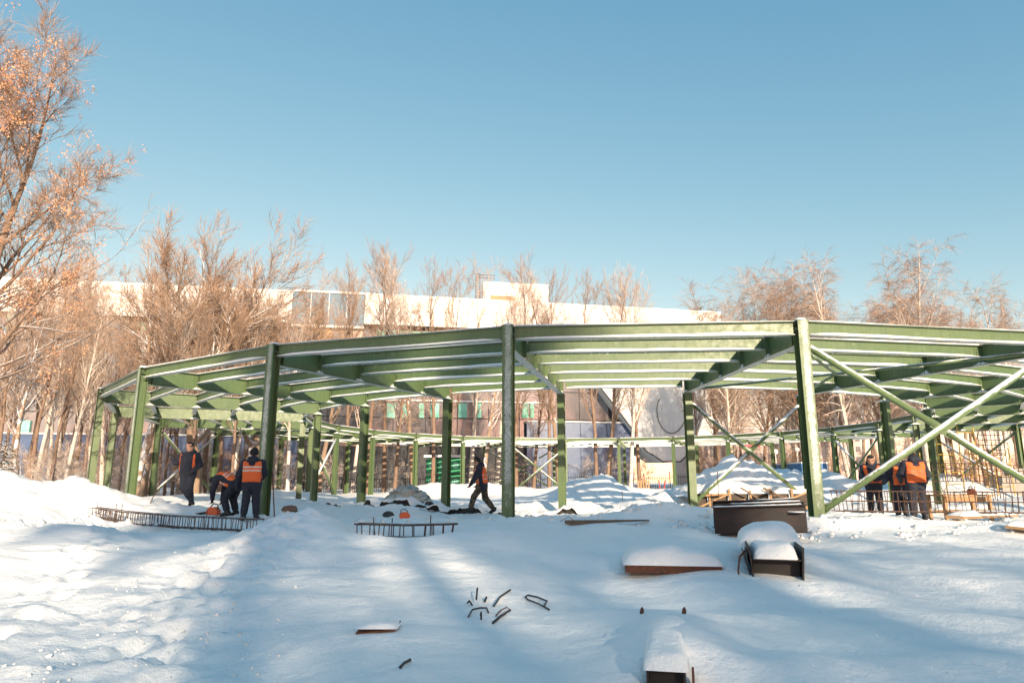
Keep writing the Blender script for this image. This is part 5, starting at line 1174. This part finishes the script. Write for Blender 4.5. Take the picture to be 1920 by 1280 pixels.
    place('vest', mesh_from(V, Q, [M['vest'], M[tape]], mi, 'vest'), t)
    # knitted cap
    G = np.stack(np.meshgrid(np.arange(nx), np.arange(ny), np.arange(nz), indexing='ij'), -1) * H_ + lo; G, lo2 = crop(hd, 0.2)
    FH = cap_d(G, hd + hu * 0.035 - hf * 0.012, hd + hu * 0.055 - hf * 0.012, 0.112, 0.100); FH = np.maximum(FH, 0.022 * np.clip(((G - hd) @ hf) / 0.1, -1, 1) - 0.004 - ((G - hd) @ hu) - 0.35 * np.maximum(0, -((G - hd) @ hf)))
    V, Q = surface_nets(FH, lo2, H_); place('cap', mesh_from(V, Q, [M[hat]], np.zeros(len(Q), int), 'cap'), t)
    return t
STAND = dict(pelvis=(0, 0, 0.98), chest=(0, 0.0, 1.34), neck=(0, 0.0, 1.50), head=(0, 0.03, 1.66), sl=(-0.21, 0, 1.42), sr=(0.21, 0, 1.42), el=(-0.29, -0.03, 1.14), er=(0.29, -0.03, 1.14), hl=(-0.30, 0.06, 0.90), hr=(0.30, 0.06, 0.90),
             pl=(-0.10, 0, 0.92), pr=(0.10, 0, 0.92), kl=(-0.12, 0.02, 0.50), kr=(0.12, 0.02, 0.50), al=(-0.13, -0.02, 0.09), ar=(0.13, -0.02, 0.09), tl=(-0.15, 0.14, 0.05), tr=(0.15, 0.14, 0.05))
def pose(**k): d = dict(STAND); d.update(k); return d
def put(px, py): g = gp(px, py); return g
# man on the left, facing us, one leg crossed over, holding a pole
g1 = at(346, 958, 20.0); L1 = Vector((g1.x, 20.0, gz(g1.x, 20.0)))
person('worker in dark padded jacket and orange vest facing the camera, holding a long pole', L1, R(176), pose(er=(0.34, 0.10, 1.22), hr=(0.36, 0.26, 1.36), hl=(-0.22, 0.16, 0.98), el=(-0.31, -0.04, 1.16), kl=(-0.14, 0.10, 0.52), al=(-0.16, -0.02, 0.10), tl=(-0.20, 0.12, 0.06), kr=(0.02, 0.16, 0.53), ar=(-0.22, 0.10, 0.17), tr=(-0.34, 0.20, 0.08), look=(0.1, 1, -0.12)), stripes=(), tape='navy', front_dark=True)
pole = MB(); hp_ = Matrix.Rotation(R(176), 3, 'Z') @ Vector((0.37, 0.33, 1.40)) + L1; ft_ = at(281, 952, 19.2)
pole.tube([hp_ + (hp_ - Vector((ft_.x, ft_.y, gz(ft_.x, ft_.y)))).normalized() * 0.25 - L1, Vector((ft_.x, ft_.y, gz(ft_.x, ft_.y))) - L1], [0.014, 0.012], 7)
o = pole.build('pole', M['rebar']); o.location = L1; tag(o, 'long thin pole held by the worker facing the camera', 'pole')
# stooping man with the power saw
g2 = at(428, 966, 18.6); L2 = Vector((g2.x, 18.6, gz(g2.x, 18.6)))
person('worker in orange vest bent double over an orange power saw', L2, R(78), pose(pelvis=(0, -0.16, 0.86), chest=(0, 0.20, 1.00), neck=(0, 0.36, 0.98), head=(0, 0.50, 0.90), sl=(-0.21, 0.28, 0.98), sr=(0.21, 0.28, 0.98), el=(-0.26, 0.34, 0.70), er=(0.26, 0.36, 0.70), hl=(-0.16, 0.40, 0.46), hr=(0.12, 0.30, 0.44), pl=(-0.11, -0.16, 0.80), pr=(0.11, -0.16, 0.80), kl=(-0.15, 0.06, 0.46), kr=(0.15, 0.0, 0.46), al=(-0.16, -0.08, 0.09), ar=(0.16, -0.12, 0.09), tl=(-0.18, 0.08, 0.05), tr=(0.18, 0.04, 0.05), look=(0, 0.5, -0.85)), hood=True)
sw = Matrix.Rotation(R(78), 3, 'Z') @ Vector((-0.03, 0.42, 0)) + L2
power_saw('power_saw', 'orange power saw with black bar worked by the bent over man', (sw.x, sw.y, L2.z + 0.04), R(168), 0.9)
# man standing with his back to us
g3 = at(468, 966, 17.9); L3 = Vector((g3.x, 17.9, gz(g3.x, 17.9)))
person('worker standing with his back to the camera beside the front column on the left', L3, R(8), pose(el=(-0.33, 0.0, 1.12), hl=(-0.36, 0.10, 0.86), er=(0.26, 0.14, 1.16), hr=(0.14, 0.30, 1.02), al=(-0.15, -0.02, 0.09), tl=(-0.20, 0.12, 0.05), ar=(0.16, 0.0, 0.09), tr=(0.20, 0.15, 0.05)), stripes=((0.50, 0.56), (0.66, 0.73)), scale=1.02)
# walking man in camouflage trousers
g4 = at(905, 952, 21.8); L4 = Vector((g4.x, 21.8, gz(g4.x, 21.8)))
person('worker in orange vest and camouflage trousers walking to the left', L4, R(84), pose(pelvis=(0, 0.02, 0.95), chest=(0, 0.08, 1.31), neck=(0, 0.12, 1.47), head=(0, 0.19, 1.61), el=(-0.27, 0.20, 1.13), hl=(-0.24, 0.34, 0.92), er=(0.27, 0.0, 1.10), hr=(0.24, 0.20, 0.90), sl=(-0.21, 0.07, 1.39), sr=(0.21, 0.07, 1.39), kl=(-0.11, 0.26, 0.54), al=(-0.12, 0.38, 0.12), tl=(-0.13, 0.55, 0.10), kr=(0.11, -0.06, 0.50), ar=(0.12, -0.34, 0.15), tr=(0.13, -0.22, 0.05), look=(0, 1, -0.3)), trousers='camo', stripes=((0.2, 0.24), (0.44, 0.48)))
# three men at the rebar on the right
g5 = at(1642, 952, 20.6); L5 = Vector((g5.x, 20.6, gz(g5.x, 20.6)))
person('worker in orange vest and black cap looking down, behind the crossed tube', L5, R(150), pose(head=(0, 0.08, 1.63), el=(-0.28, 0.10, 1.15), hl=(-0.12, 0.32, 1.05), er=(0.28, 0.10, 1.15), hr=(0.12, 0.32, 1.03), look=(0, 1, -0.75)), stripes=((0.30, 0.36),), tape='stripe_dark')
g6 = at(1722, 952, 18.6); L6 = Vector((g6.x, 18.6, gz(g6.x, 18.6)))
person('broad worker in orange vest seen from behind at the low rebar cage', L6, R(-6), pose(el=(-0.32, 0.08, 1.14), hl=(-0.22, 0.30, 1.00), er=(0.33, 0.05, 1.14), hr=(0.32, 0.22, 0.94), head=(0, 0.10, 1.63), look=(0, 1, -0.4)), stripes=((0.34, 0.38), (0.50, 0.54)), tape='stripe_dark', scale=1.05)
g7 = at(1690, 952, 19.5); L7 = Vector((g7.x, 19.5, gz(g7.x, 19.5)))
person('worker in orange vest partly hidden behind the broad one, seen from behind', L7, R(14), pose(el=(-0.31, 0.10, 1.14), hl=(-0.20, 0.32, 1.02), head=(0, 0.12, 1.60), neck=(0, 0.05, 1.48), look=(0, 1, -0.6)), stripes=((0.34, 0.38), (0.50, 0.54)), tape='stripe_dark', scale=0.98)
